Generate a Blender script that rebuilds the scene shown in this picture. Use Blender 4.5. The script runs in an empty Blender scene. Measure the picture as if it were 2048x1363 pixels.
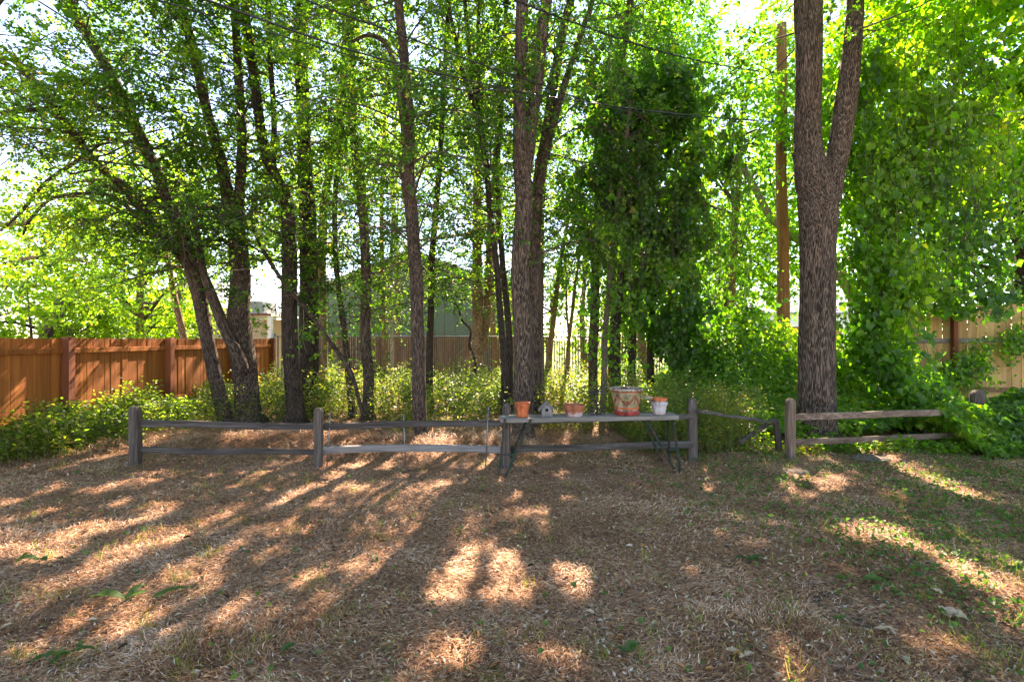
import bpy, bmesh, math, random
import numpy as np
from mathutils import Vector

random.seed(7)
RNG = np.random.default_rng(11)
C = bpy.context.scene.collection
SC = bpy.context.scene
PI = math.pi
R = math.radians

# ------------------------------------------------------------ camera, light, exposure
CAM_H = 1.70
HOR = 678.0           # pixel row of the horizon in the 2048x1363 photograph
FPX = 1024.0          # focal length in pixels of that photograph
cam_d = bpy.data.cameras.new("camera")
cam_d.sensor_width = 36.0
cam_d.lens = 18.0
cam_d.shift_y = -(681.5 - HOR) / 2048.0
cam_d.clip_start = 0.05
cam_d.clip_end = 600.0
cam = bpy.data.objects.new("camera", cam_d)
C.objects.link(cam)
cam.location = (0, 0, CAM_H)
cam.rotation_euler = (R(90), 0, 0)
SC.camera = cam

SUN_AZ, SUN_EL = R(12.0), R(40.0)
SUN = np.array([math.sin(SUN_AZ) * math.cos(SUN_EL), math.cos(SUN_AZ) * math.cos(SUN_EL), math.sin(SUN_EL)])
world = bpy.data.worlds.new("World")
SC.world = world
world.use_nodes = True
wn = world.node_tree
bg = wn.nodes["Background"]
sky = wn.nodes.new("ShaderNodeTexSky")
sky.sky_type = 'NISHITA'
sky.sun_disc = False
sky.sun_elevation = SUN_EL
sky.sun_rotation = SUN_AZ
sky.air_density = 1.0
sky.altitude = 2200
sky.dust_density = 0.0
sky.ozone_density = 2.5
wn.links.new(sky.outputs[0], bg.inputs[0])
bg.inputs[1].default_value = 0.13
sun_d = bpy.data.lights.new("sun", 'SUN')
sun_d.energy = 5.0
sun_d.angle = R(0.53)
sun_d.color = (1.0, 0.95, 0.88)
sun = bpy.data.objects.new("sun", sun_d)
C.objects.link(sun)
sun.rotation_euler = Vector((-SUN[0], -SUN[1], -SUN[2])).to_track_quat('-Z', 'Y').to_euler()
SC.view_settings.view_transform = 'Standard'
SC.view_settings.look = 'None'
SC.view_settings.exposure = 2.7
SC.view_settings.gamma = 1.0
SC.view_settings.use_curve_mapping = False
SC.view_settings.use_white_balance = True      # the camera's white balance, set for shade
SC.view_settings.white_balance_temperature = 8700
SC.view_settings.white_balance_tint = 20
SC.render.engine = 'CYCLES'
SC.cycles.max_bounces = 8
SC.cycles.diffuse_bounces = 4
SC.cycles.transmission_bounces = 5
SC.cycles.glossy_bounces = 2
SC.cycles.sample_clamp_indirect = 6.0
SC.cycles.use_denoising = True
SC.cycles.use_fast_gi = False


def W(px, py, Y):
    """the point at distance Y seen at pixel (px, py) of the photograph"""
    return np.array([(px - 1024.0) / FPX * Y, Y, CAM_H - (py - HOR) / FPX * Y])


def to_px(P):
    Y = np.maximum(P[:, 1], 0.05)
    return 1024.0 + P[:, 0] / Y * FPX, HOR + (CAM_H - P[:, 2]) / Y * FPX


# ------------------------------------------------------------ noise
_T = RNG.random((256, 256))


def vnoise(x, y):
    x = np.asarray(x, float); y = np.asarray(y, float)
    xi = np.floor(x).astype(int); yi = np.floor(y).astype(int)
    fx = x - xi; fy = y - yi
    fx = fx * fx * (3 - 2 * fx); fy = fy * fy * (3 - 2 * fy)
    a = _T[xi & 255, yi & 255]; b = _T[(xi + 1) & 255, yi & 255]
    c = _T[xi & 255, (yi + 1) & 255]; d = _T[(xi + 1) & 255, (yi + 1) & 255]
    return (a * (1 - fx) + b * fx) * (1 - fy) + (c * (1 - fx) + d * fx) * fy


def fbm(x, y, o=3):
    s = 0; a = 0.5; t = 0
    for i in range(o):
        s = s + a * vnoise(x * 2 ** i + 17 * i, y * 2 ** i + 31 * i); t += a; a *= 0.5
    return s / t


def sstep(a, b, x):
    t = np.clip((np.asarray(x, float) - a) / (b - a), 0, 1)
    return t * t * (3 - 2 * t)


def gh(x, y):
    """height of the ground"""
    x = np.asarray(x, float); y = np.asarray(y, float)
    h = (fbm(x * 0.9, y * 0.9, 3) - 0.5) * 0.10 + (fbm(x * 4.5 + 9, y * 4.5, 2) - 0.5) * 0.070
    h = h * (1 - sstep(14, 20, y)) * sstep(0.5, 2.5, y)
    # low mound of dry grass behind the left end of the rail fence
    h = h + 0.16 * np.exp(-((x + 3.2) / 2.3) ** 2 - ((y - 8.3) / 0.8) ** 2)
    # bank below the ivy on the right
    h = h + 0.35 * sstep(2.0, 6.0, x) * sstep(8.3, 11.5, y) * (1 - sstep(17, 24, y))
    return h


# ------------------------------------------------------------ object helpers
def link(o, parent=None):
    C.objects.link(o)
    if parent is not None:
        o.parent = parent
    return o


def tag(o, label=None, cat=None, group=None, kind=None):
    if label: o['label'] = label
    if cat: o['category'] = cat
    if group: o['group'] = group
    if kind: o['kind'] = kind
    return o


def thing(name, label, cat, loc=(0, 0, 0), rz=0.0, group=None):
    o = bpy.data.objects.new(name, None)
    o.empty_display_size = 0.1
    link(o)
    o.location = Vector([float(v) for v in loc]); o.rotation_euler = (0, 0, rz)
    return tag(o, label, cat, group)


def np_mesh(name, verts, faces_flat, face_sizes, mat, tint=None, smooth=False):
    verts = np.asarray(verts, np.float32).reshape(-1, 3)
    me = bpy.data.meshes.new(name)
    me.vertices.add(len(verts))
    me.vertices.foreach_set("co", verts.ravel())
    ff = np.asarray(faces_flat, np.int32).ravel()
    fs = np.asarray(face_sizes, np.int32)
    me.loops.add(len(ff))
    me.loops.foreach_set("vertex_index", ff)
    me.polygons.add(len(fs))
    st = np.zeros(len(fs), np.int32); st[1:] = np.cumsum(fs)[:-1]
    me.polygons.foreach_set("loop_start", st)
    if smooth:
        me.polygons.foreach_set("use_smooth", np.ones(len(fs), bool))
    me.update(calc_edges=True)
    if tint is not None:
        a = me.attributes.new("tint", 'FLOAT', 'FACE')
        a.data.foreach_set("value", np.asarray(tint, np.float32))
    me.materials.append(mat)
    return me


def obj(name, me, parent=None, world_co=True):
    """link a mesh; its coordinates are world ones, so they are moved into the parent's frame"""
    o = bpy.data.objects.new(name, me)
    link(o, parent)
    if parent is not None and world_co:
        m = parent.matrix_basis.copy()
        me.transform(m.inverted())
    return o


class MB:
    """collects faces in world space"""
    def __init__(s):
        s.v = []; s.f = []; s.n = 0

    def add(s, V, F):
        V = np.asarray(V, float).reshape(-1, 3)
        s.v.append(V)
        for f in F:
            s.f.append([i + s.n for i in f])
        s.n += len(V)

    def grid(s, V, closed=True, cap0=True, cap1=True):
        """V (rings, n, 3) lofted"""
        m, n = V.shape[:2]
        base = s.n
        s.v.append(V.reshape(-1, 3)); s.n += m * n
        for i in range(m - 1):
            for j in range(n if closed else n - 1):
                k = (j + 1) % n
                s.f.append([base + i * n + j, base + i * n + k, base + (i + 1) * n + k, base + (i + 1) * n + j])
        if cap0: s.f.append([base + j for j in range(n)][::-1])
        if cap1: s.f.append([base + (m - 1) * n + j for j in range(n)])

    def box(s, lo, hi):
        x0, y0, z0 = lo; x1, y1, z1 = hi
        s.add([(x0, y0, z0), (x1, y0, z0), (x1, y1, z0), (x0, y1, z0), (x0, y0, z1), (x1, y0, z1), (x1, y1, z1), (x0, y1, z1)],
              [(0, 3, 2, 1), (4, 5, 6, 7), (0, 1, 5, 4), (1, 2, 6, 5), (2, 3, 7, 6), (3, 0, 4, 7)])

    def bar(s, p0, p1, w, h, up=(0, 0, 1)):
        p0 = np.array(p0, float); p1 = np.array(p1, float)
        d = p1 - p0; d /= np.linalg.norm(d)
        up = np.array(up, float)
        if abs(d @ up) > 0.95: up = np.array([0, 1.0, 0])
        a = np.cross(d, up); a /= np.linalg.norm(a)
        b = np.cross(a, d)
        V = []
        for p in (p0, p1):
            for sa, sb in ((-1, -1), (1, -1), (1, 1), (-1, 1)):
                V.append(p + a * sa * w / 2 + b * sb * h / 2)
        s.add(V, [(0, 1, 2, 3), (7, 6, 5, 4), (0, 4, 5, 1), (1, 5, 6, 2), (2, 6, 7, 3), (3, 7, 4, 0)])

    def tube(s, pts, rad, n=6, caps=True):
        s.grid(tube_rings(np.asarray(pts, float), rad, n), True, caps, caps)

    def mesh(s, name, mat, smooth=False, bevel=0.0):
        me = bpy.data.meshes.new(name)
        V = np.concatenate(s.v) if s.v else np.zeros((0, 3))
        me.from_pydata(V.tolist(), [], s.f)
        bm = bmesh.new(); bm.from_mesh(me)
        if bevel > 0:
            bmesh.ops.bevel(bm, geom=[e for e in bm.edges], offset=bevel, segments=1, affect='EDGES', profile=0.5)
        bmesh.ops.recalc_face_normals(bm, faces=bm.faces)
        if smooth:
            for f in bm.faces: f.smooth = True
        bm.to_mesh(me); bm.free()
        me.materials.append(mat)
        return me

    def build(s, name, mat, parent=None, smooth=False, bevel=0.0):
        return obj(name, s.mesh(name, mat, smooth, bevel), parent)


def frames(P):
    """parallel-transported frame along a polyline"""
    T = np.gradient(P, axis=0)
    T /= np.maximum(np.linalg.norm(T, axis=1, keepdims=True), 1e-9)
    ref = np.array([1.0, 0, 0]) if abs(T[0, 0]) < 0.8 else np.array([0, 1.0, 0])
    A = np.zeros_like(P); B = np.zeros_like(P)
    a = ref - T[0] * (ref @ T[0]); a /= np.linalg.norm(a)
    for i in range(len(P)):
        a = a - T[i] * (a @ T[i]); a /= max(np.linalg.norm(a), 1e-9)
        A[i] = a; B[i] = np.cross(T[i], a)
    return T, A, B


def tube_rings(P, rad, n):
    rad = np.broadcast_to(np.asarray(rad, float), (len(P),))
    T, A, B = frames(P)
    th = np.arange(n) * 2 * PI / n
    return P[:, None] + rad[:, None, None] * (A[:, None] * np.cos(th)[None, :, None] + B[:, None] * np.sin(th)[None, :, None])


def spline(P, n):
    """Catmull-Rom through the rows of P (any number of columns)"""
    P = np.asarray(P, float)
    if len(P) < 3:
        t = np.linspace(0, 1, n)[:, None]
        return P[0] * (1 - t) + P[-1] * t
    E = np.vstack([2 * P[0] - P[1], P, 2 * P[-1] - P[-2]])
    t = np.linspace(0, len(P) - 1 - 1e-6, n)
    i = t.astype(int); u = (t - i)[:, None]
    p0, p1, p2, p3 = E[i], E[i + 1], E[i + 2], E[i + 3]
    return 0.5 * (2 * p1 + (p2 - p0) * u + (2 * p0 - 5 * p1 + 4 * p2 - p3) * u ** 2 + (3 * p1 - p0 - 3 * p2 + p3) * u ** 3)


# ------------------------------------------------------------ materials
def new_mat(name):
    m = bpy.data.materials.new(name); m.use_nodes = True
    nt = m.node_tree
    b = nt.nodes["Principled BSDF"]
    b.inputs["Specular IOR Level"].default_value = 0.3
    return m, nt, b


def node(nt, t, **kw):
    n = nt.nodes.new(t)
    for k, v in kw.items():
        if k.startswith("i_"):
            n.inputs[int(k[2:]) if k[2:].isdigit() else k[2:]].default_value = v
        else:
            setattr(n, k, v)
    return n


def ramp(nt, src, stops):
    r = nt.nodes.new("ShaderNodeValToRGB")
    e = r.color_ramp.elements
    while len(e) < len(stops): e.new(0.5)
    for k, (p, c) in enumerate(stops):
        e[k].position = p; e[k].color = (*c, 1.0)
    nt.links.new(src, r.inputs[0])
    return r.outputs[0]


def coords(nt, scale, kind="Object"):
    tc = nt.nodes.new("ShaderNodeTexCoord")
    mp = nt.nodes.new("ShaderNodeMapping")
    mp.inputs["Scale"].default_value = scale
    nt.links.new(tc.outputs[kind], mp.inputs[0])
    return mp.outputs[0]


def noise(nt, vec, scale, detail=3.0, rough=0.6, dist=0.0):
    n = nt.nodes.new("ShaderNodeTexNoise")
    n.inputs["Scale"].default_value = scale
    n.inputs["Detail"].default_value = detail
    n.inputs["Roughness"].default_value = rough
    n.inputs["Distortion"].default_value = dist
    nt.links.new(vec, n.inputs["Vector"])
    return n.outputs[0]


def mixc(nt, fac, a, b, mode='MIX'):
    m = nt.nodes.new("ShaderNodeMix"); m.data_type = 'RGBA'; m.blend_type = mode
    for s, v in ((m.inputs[0], fac), (m.inputs[6], a), (m.inputs[7], b)):
        if isinstance(v, (int, float)): s.default_value = v
        elif isinstance(v, tuple): s.default_value = (*v, 1.0)
        else: nt.links.new(v, s)
    return m.outputs[2]


def bump(nt, b, h, strength, dist=0.01):
    n = nt.nodes.new("ShaderNodeBump")
    n.inputs["Strength"].default_value = strength
    n.inputs["Distance"].default_value = dist
    nt.links.new(h, n.inputs["Height"])
    nt.links.new(n.outputs[0], b.inputs["Normal"])


def math_n(nt, op, a, b=None):
    m = nt.nodes.new("ShaderNodeMath"); m.operation = op
    for s, v in ((m.inputs[0], a), (m.inputs[1], b)):
        if v is None: continue
        if isinstance(v, (int, float)): s.default_value = v
        else: nt.links.new(v, s)
    return m.outputs[0]


def bark_mat(name, dark, mid, light, sxy=16.0, sz=3.0, relief=0.02):
    m, nt, b = new_mat(name)
    bc = nt.nodes.new("ShaderNodeAttribute"); bc.attribute_name = "barkco"      # round and along the stem, in metres
    mp = nt.nodes.new("ShaderNodeMapping"); mp.inputs["Scale"].default_value = (sxy, sxy, sz)
    nt.links.new(bc.outputs["Vector"], mp.inputs[0])
    v = mp.outputs[0]
    nn = nt.nodes.new("ShaderNodeTexNoise"); nn.inputs["Scale"].default_value = 0.9; nn.inputs["Detail"].default_value = 3.0
    nt.links.new(v, nn.inputs["Vector"])
    sc = nt.nodes.new("ShaderNodeVectorMath"); sc.operation = 'SCALE'; sc.inputs["Scale"].default_value = 0.8
    nt.links.new(nn.outputs[1], sc.inputs[0])
    vm = nt.nodes.new("ShaderNodeVectorMath"); vm.operation = 'ADD'
    nt.links.new(v, vm.inputs[0]); nt.links.new(sc.outputs[0], vm.inputs[1])
    vo = nt.nodes.new("ShaderNodeTexVoronoi"); vo.feature = 'DISTANCE_TO_EDGE'
    nt.links.new(vm.outputs[0], vo.inputs["Vector"])
    ridge = math_n(nt, 'SUBTRACT', 1.0, math_n(nt, 'MINIMUM', math_n(nt, 'MULTIPLY', vo.outputs["Distance"], 3.2), 1.0))
    n1 = noise(nt, v, 1.6, 4.0, 0.65)
    at = nt.nodes.new("ShaderNodeAttribute"); at.attribute_name = "furrow"
    h = math_n(nt, 'ADD', math_n(nt, 'MULTIPLY', ridge, 0.55), math_n(nt, 'MULTIPLY', n1, 0.38))
    h = math_n(nt, 'ADD', h, math_n(nt, 'MULTIPLY', at.outputs["Fac"], 0.14))
    col = ramp(nt, h, [(0.32, dark), (0.50, mid), (0.76, light), (0.92, tuple(c * 1.4 for c in light))])
    big = noise(nt, coords(nt, (1.2, 1.2, 0.5)), 1.0, 2.0)
    col = mixc(nt, math_n(nt, 'MULTIPLY', big, 0.35), col, mixc(nt, 0.4, col, (0.14, 0.08, 0.05)))
    nt.links.new(col, b.inputs["Base Color"])
    b.inputs["Roughness"].default_value = 0.9
    bump(nt, b, h, 1.0, relief)
    return m


def wood_mat(name, stops, sx=30, sz=2.0, axis='Z', rough=0.8, relief=0.004, vary=0.25):
    """long-grained wood; grain runs along axis in object coordinates"""
    m, nt, b = new_mat(name)
    sc = {'Z': (sx, sx, sz), 'X': (sz, sx, sx), 'Y': (sx, sz, sx)}[axis]
    v = coords(nt, sc)
    oi = nt.nodes.new("ShaderNodeObjectInfo")
    va = nt.nodes.new("ShaderNodeVectorMath"); va.operation = 'ADD'
    rr = math_n(nt, 'MULTIPLY', oi.outputs["Random"], 60.0)
    cx = nt.nodes.new("ShaderNodeCombineXYZ")
    for k in range(3): nt.links.new(rr, cx.inputs[k])
    nt.links.new(v, va.inputs[0]); nt.links.new(cx.outputs[0], va.inputs[1])
    n1 = noise(nt, va.outputs[0], 1.0, 4.0, 0.6, 0.6)
    n2 = noise(nt, va.outputs[0], 0.22, 2.0, 0.5)
    h = math_n(nt, 'ADD', math_n(nt, 'MULTIPLY', n1, 0.6), math_n(nt, 'MULTIPLY', n2, 0.4))
    col = ramp(nt, h, stops)
    hs = nt.nodes.new("ShaderNodeHueSaturation")
    nt.links.new(col, hs.inputs["Color"])
    val = math_n(nt, 'ADD', math_n(nt, 'MULTIPLY', oi.outputs["Random"], vary * 2), 1.0 - vary)
    nt.links.new(val, hs.inputs["Value"])
    # knots and stains
    kn = noise(nt, coords(nt, tuple(2.3 if s > 5 else 1.2 for s in sc)), 1.0, 3.0)
    col2 = mixc(nt, ramp(nt, kn, [(0.55, (0, 0, 0)), (0.75, (0.6, 0.6, 0.6))]), hs.outputs[0], stops[0][1])
    nt.links.new(col2, b.inputs["Base Color"])
    b.inputs["Roughness"].default_value = rough
    bump(nt, b, n1, 0.8, relief)
    return m


def leaf_mat(name, stops, trans=0.45, tcol=(1.08, 1.2, 0.34), rough=0.42, spec=0.35, refl=0.8, gain=4.8):
    """thin leaves: reflection plus light passing through; the hue of each leaf comes from its tint"""
    m, nt, b = new_mat(name)
    at = nt.nodes.new("ShaderNodeAttribute"); at.attribute_name = "tint"
    col = ramp(nt, at.outputs["Fac"], stops)
    dk = nt.nodes.new("ShaderNodeVectorMath"); dk.operation = 'SCALE'; dk.inputs["Scale"].default_value = refl
    nt.links.new(col, dk.inputs[0]); nt.links.new(dk.outputs[0], b.inputs["Base Color"])
    b.inputs["Roughness"].default_value = rough
    b.inputs["Specular IOR Level"].default_value = spec
    tr = nt.nodes.new("ShaderNodeBsdfTranslucent")
    tc = mixc(nt, 1.0, col, tcol, 'MULTIPLY')
    sc = nt.nodes.new("ShaderNodeVectorMath"); sc.operation = 'SCALE'
    sc.inputs["Scale"].default_value = gain
    nt.links.new(tc, sc.inputs[0])
    nt.links.new(sc.outputs[0], tr.inputs[0])
    mx = nt.nodes.new("ShaderNodeMixShader"); mx.inputs[0].default_value = trans
    nt.links.new(b.outputs[0], mx.inputs[1]); nt.links.new(tr.outputs[0], mx.inputs[2])
    nt.links.new(mx.outputs[0], nt.nodes["Material Output"].inputs[0])
    return m


def plain(name, col, rough=0.6, metal=0.0, var=0.15, scale=12.0, relief=0.0):
    m, nt, b = new_mat(name)
    n = noise(nt, coords(nt, (1, 1, 1)), scale, 4.0)
    c0 = tuple(c * (1 - var) for c in col); c1 = tuple(min(1, c * (1 + var)) for c in col)
    nt.links.new(ramp(nt, n, [(0.3, c0), (0.7, c1)]), b.inputs["Base Color"])
    b.inputs["Roughness"].default_value = rough
    b.inputs["Metallic"].default_value = metal
    if relief: bump(nt, b, n, 0.6, relief)
    return m


M = {}
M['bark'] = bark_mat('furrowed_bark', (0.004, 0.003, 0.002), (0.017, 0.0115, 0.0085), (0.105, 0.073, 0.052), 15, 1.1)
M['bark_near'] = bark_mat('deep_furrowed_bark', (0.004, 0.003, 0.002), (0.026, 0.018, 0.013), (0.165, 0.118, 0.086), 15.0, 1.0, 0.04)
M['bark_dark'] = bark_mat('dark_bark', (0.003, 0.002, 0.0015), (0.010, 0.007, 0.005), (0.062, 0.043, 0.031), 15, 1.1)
M['bark_brown'] = bark_mat('brown_bark', (0.05, 0.028, 0.014), (0.17, 0.10, 0.055), (0.32, 0.21, 0.12), 12, 2)
M['bark_greyish'] = bark_mat('grey_brown_bark', (0.03, 0.022, 0.018), (0.10, 0.075, 0.058), (0.21, 0.165, 0.13), 20, 4)
M['bark_pale'] = bark_mat('pale_bark', (0.16, 0.13, 0.09), (0.34, 0.28, 0.20), (0.5, 0.44, 0.34), 8, 3)
M['twig'] = plain('twig_bark', (0.075, 0.055, 0.042), 0.9, 0, 0.4, 30)
M['dead_twig'] = plain('dead_twig_wood', (0.24, 0.17, 0.125), 0.9, 0, 0.35, 30)
G1 = (0.022, 0.062, 0.012); G2 = (0.045, 0.105, 0.018); G3 = (0.085, 0.145, 0.025); G4 = (0.16, 0.19, 0.03)
M['leaf'] = leaf_mat('elm_leaf', [(0.0, (0.013, 0.042, 0.013)), (0.45, (0.032, 0.084, 0.017)), (0.75, (0.068, 0.135, 0.022)), (0.95, (0.15, 0.19, 0.035)), (1.0, (0.38, 0.24, 0.10))], 0.45)
M['leaf_far'] = leaf_mat('far_tree_leaf', [(0.0, (0.040, 0.085, 0.015)), (0.6, (0.095, 0.150, 0.022)), (1.0, (0.17, 0.20, 0.03))], 0.52)
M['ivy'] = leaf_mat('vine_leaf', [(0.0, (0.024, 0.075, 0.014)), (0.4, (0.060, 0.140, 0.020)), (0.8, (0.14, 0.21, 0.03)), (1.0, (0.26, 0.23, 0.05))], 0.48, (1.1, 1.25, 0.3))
M['dark_vine'] = leaf_mat('dark_vine_leaf', [(0.0, (0.016, 0.055, 0.012)), (0.5, (0.040, 0.105, 0.018)), (0.9, (0.10, 0.18, 0.028)), (1.0, (0.26, 0.23, 0.05))], 0.42, (0.95, 1.2, 0.3))  # deeper green version of the vine leaf, for the thicket
M['maple'] = leaf_mat('broad_leaf', [(0.0, (0.022, 0.070, 0.014)), (0.5, (0.062, 0.135, 0.02)), (1.0, (0.15, 0.20, 0.03))], 0.45, (1.0, 1.3, 0.35))
M['weed'] = leaf_mat('weed_leaf', [(0.0, (0.03, 0.070, 0.015)), (0.5, (0.070, 0.12, 0.024)), (0.85, (0.15, 0.165, 0.038)), (1.0, (0.33, 0.23, 0.10))], 0.42, (1.15, 1.15, 0.4))
M['straw'] = leaf_mat('dry_straw', [(0.0, (0.10, 0.038, 0.015)), (0.35, (0.38, 0.172, 0.078)), (0.7, (0.66, 0.36, 0.20)), (1.0, (0.86, 0.64, 0.47))], 0.15, (0.5, 0.45, 0.35), 0.7, 0.2, 1.0, 2.0)
M['litter'] = leaf_mat('leaf_litter', [(0.0, (0.045, 0.030, 0.021)), (0.35, (0.24, 0.135, 0.065)), (0.6, (0.44, 0.23, 0.09)), (0.78, (0.46, 0.36, 0.24)), (0.92, (0.52, 0.46, 0.36)), (1.0, (0.10, 0.16, 0.05))], 0.12, (0.5, 0.4, 0.25), 0.7, 0.2, 1.0, 2.0)
M['clover'] = leaf_mat('clover_leaf', [(0.0, (0.035, 0.085, 0.022)), (1.0, (0.09, 0.16, 0.04))], 0.3, (0.9, 1.1, 0.4), .5, .25, .9, 3.0)
M['cedar'] = wood_mat('stained_cedar', [(0.3, (0.13, 0.034, 0.007)), (0.5, (0.31, 0.092, 0.018)), (0.75, (0.44, 0.155, 0.036))], 24, 1.6, vary=0.16)
M['redwood'] = wood_mat('dark_stained_post', [(0.25, (0.10, 0.028, 0.012)), (0.5, (0.21, 0.062, 0.026)), (0.8, (0.30, 0.10, 0.042))], 24, 1.6)
M['pine'] = wood_mat('pale_pine_board', [(0.3, (0.24, 0.125, 0.045)), (0.5, (0.42, 0.25, 0.10)), (0.75, (0.54, 0.36, 0.17))], 22, 1.4, vary=0.16)
M['old_board'] = wood_mat('old_brown_board', [(0.25, (0.09, 0.045, 0.022)), (0.5, (0.19, 0.10, 0.05)), (0.8, (0.28, 0.16, 0.085))], 22, 1.4)
M['grey_z'] = wood_mat('weathered_post', [(0.32, (0.025, 0.018, 0.014)), (0.5, (0.072, 0.055, 0.044)), (0.72, (0.19, 0.16, 0.138))], 45, 2.2, 'Z', 0.9, 0.012, 0.12)
M['grey_x'] = wood_mat('weathered_rail', [(0.32, (0.025, 0.020, 0.017)), (0.5, (0.062, 0.051, 0.044)), (0.72, (0.18, 0.163, 0.152))], 45, 2.0, 'X', 0.9, 0.012, 0.2)
M['grey_pale'] = wood_mat('bleached_rail', [(0.28, (0.07, 0.062, 0.057)), (0.5, (0.19, 0.175, 0.165)), (0.75, (0.32, 0.30, 0.29))], 45, 1.6, 'X', 0.9, 0.008, 0.1)
M['plank'] = wood_mat('grey_plank', [(0.3, (0.06, 0.052, 0.043)), (0.5, (0.18, 0.16, 0.135)), (0.75, (0.32, 0.30, 0.26))], 45, 1.8, 'X', 0.85, 0.006, 0.1)
M['pole'] = wood_mat('pole_wood', [(0.3, (0.075, 0.028, 0.009)), (0.5, (0.21, 0.095, 0.032)), (0.75, (0.34, 0.18, 0.075))], 26, 0.9)

print("materials done")
# ------------------------------------------------------------ where the sun gets through the canopy
# ellipses on the ground (photo pixels): centre, half-axes, slope of the long axis, share of leaves missing above
PATCH = [(925, 1122, 34, 26, 0, 1), (905, 1175, 38, 40, 0, 1), (1025, 1135, 32, 24, 0, 1), (1165, 1168, 72, 34, .1, 1),
         (1190, 1200, 50, 20, .3, .9), (895, 1310, 95, 50, -.1, 1), (1085, 1300, 60, 40, .2, .75), (1150, 1345, 60, 30, .2, .6),
         (1640, 965, 70, 24, .2, 1), (1600, 1000, 60, 14, .4, .8), (1700, 1015, 60, 14, .4, .6), (1790, 940, 80, 16, .3, .95), (1870, 975, 70, 18, .4, .85),
         (1780, 1075, 75, 22, .3, 1), (1850, 1110, 75, 24, .4, 1), (1960, 1165, 95, 30, .35, 1), (2040, 1215, 60, 34, .3, 1),
         (1950, 935, 80, 16, .1, .8), (1850, 1290, 80, 40, .1, .8), (1620, 1150, 50, 22, .1, .7), (1720, 1160, 50, 18, .2, .7), (1990, 1300, 60, 40, .1, .6),
         (300, 1045, 70, 20, -.3, 1), (440, 1045, 70, 18, -.25, .9), (150, 1075, 90, 16, -.25, .9), (60, 1110, 90, 20, -.2, 1),
         (280, 1100, 160, 26, -.25, 1), (130, 1160, 150, 22, -.3, .9), (330, 1135, 90, 20, -.3, .8), (230, 1205, 130, 30, -.35, .7),
         (100, 1250, 120, 30, -.3, .6), (60, 1030, 70, 10, -.15, .8), (560, 1110, 60, 20, -.2, .6), (700, 1130, 50, 22, -.1, .7), (650, 1190, 50, 20, 0, .5),
         (590, 990, 50, 12, -.35, 1), (690, 945, 70, 12, -.35, 1), (740, 925, 60, 10, -.3, 1), (1060, 1030, 55, 12, 0, .8), (1110, 945, 60, 10, .1, .8),
         (560, 900, 150, 20, 0, .75), (420, 885, 120, 14, 0, .6), (860, 905, 60, 16, 0, .8), (150, 915, 190, 16, -.08, .8), (330, 885, 90, 12, -.1, .7),
         (1440, 1040, 30, 16, .2, .6), (800, 1140, 40, 18, 0, .7), (480, 1250, 80, 26, -.3, .4), (400, 1290, 60, 30, -.3, .4), (1330, 1080, 30, 10, .1, .4)]
# broad clearings: the weeds behind the rail fence and the shrubs stand in broken sun
BROAD = [(820, 800, 260, 60, .85), (1110, 790, 120, 60, .92), (560, 795, 90, 45, .75), (1850, 925, 160, 40, .7), (1480, 850, 180, 40, .45), (120, 860, 220, 40, .6), (1800, 830, 240, 60, .6), (1480, 760, 150, 50, .6)]
# streaks on the left board fence: lines in photo pixels with a half width
STREAK = [(105, 745, 0, 860, 16), (75, 740, 30, 800, 12), (110, 676, 75, 712, 5), (75, 676, 52, 705, 8), (165, 676, 140, 705, 6), (195, 676, 178, 705, 5), (215, 676, 200, 700, 3),
          (272, 730, 195, 815, 7), (262, 760, 225, 810, 5), (336, 726, 325, 750, 2.5), (352, 726, 325, 785, 4), (362, 735, 335, 790, 2.5), (300, 676, 270, 702, 3), (412, 676, 390, 700, 4), (380, 725, 360, 775, 5), (135, 690, 128, 770, 5)]
FENCE_X = -7.8


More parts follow.
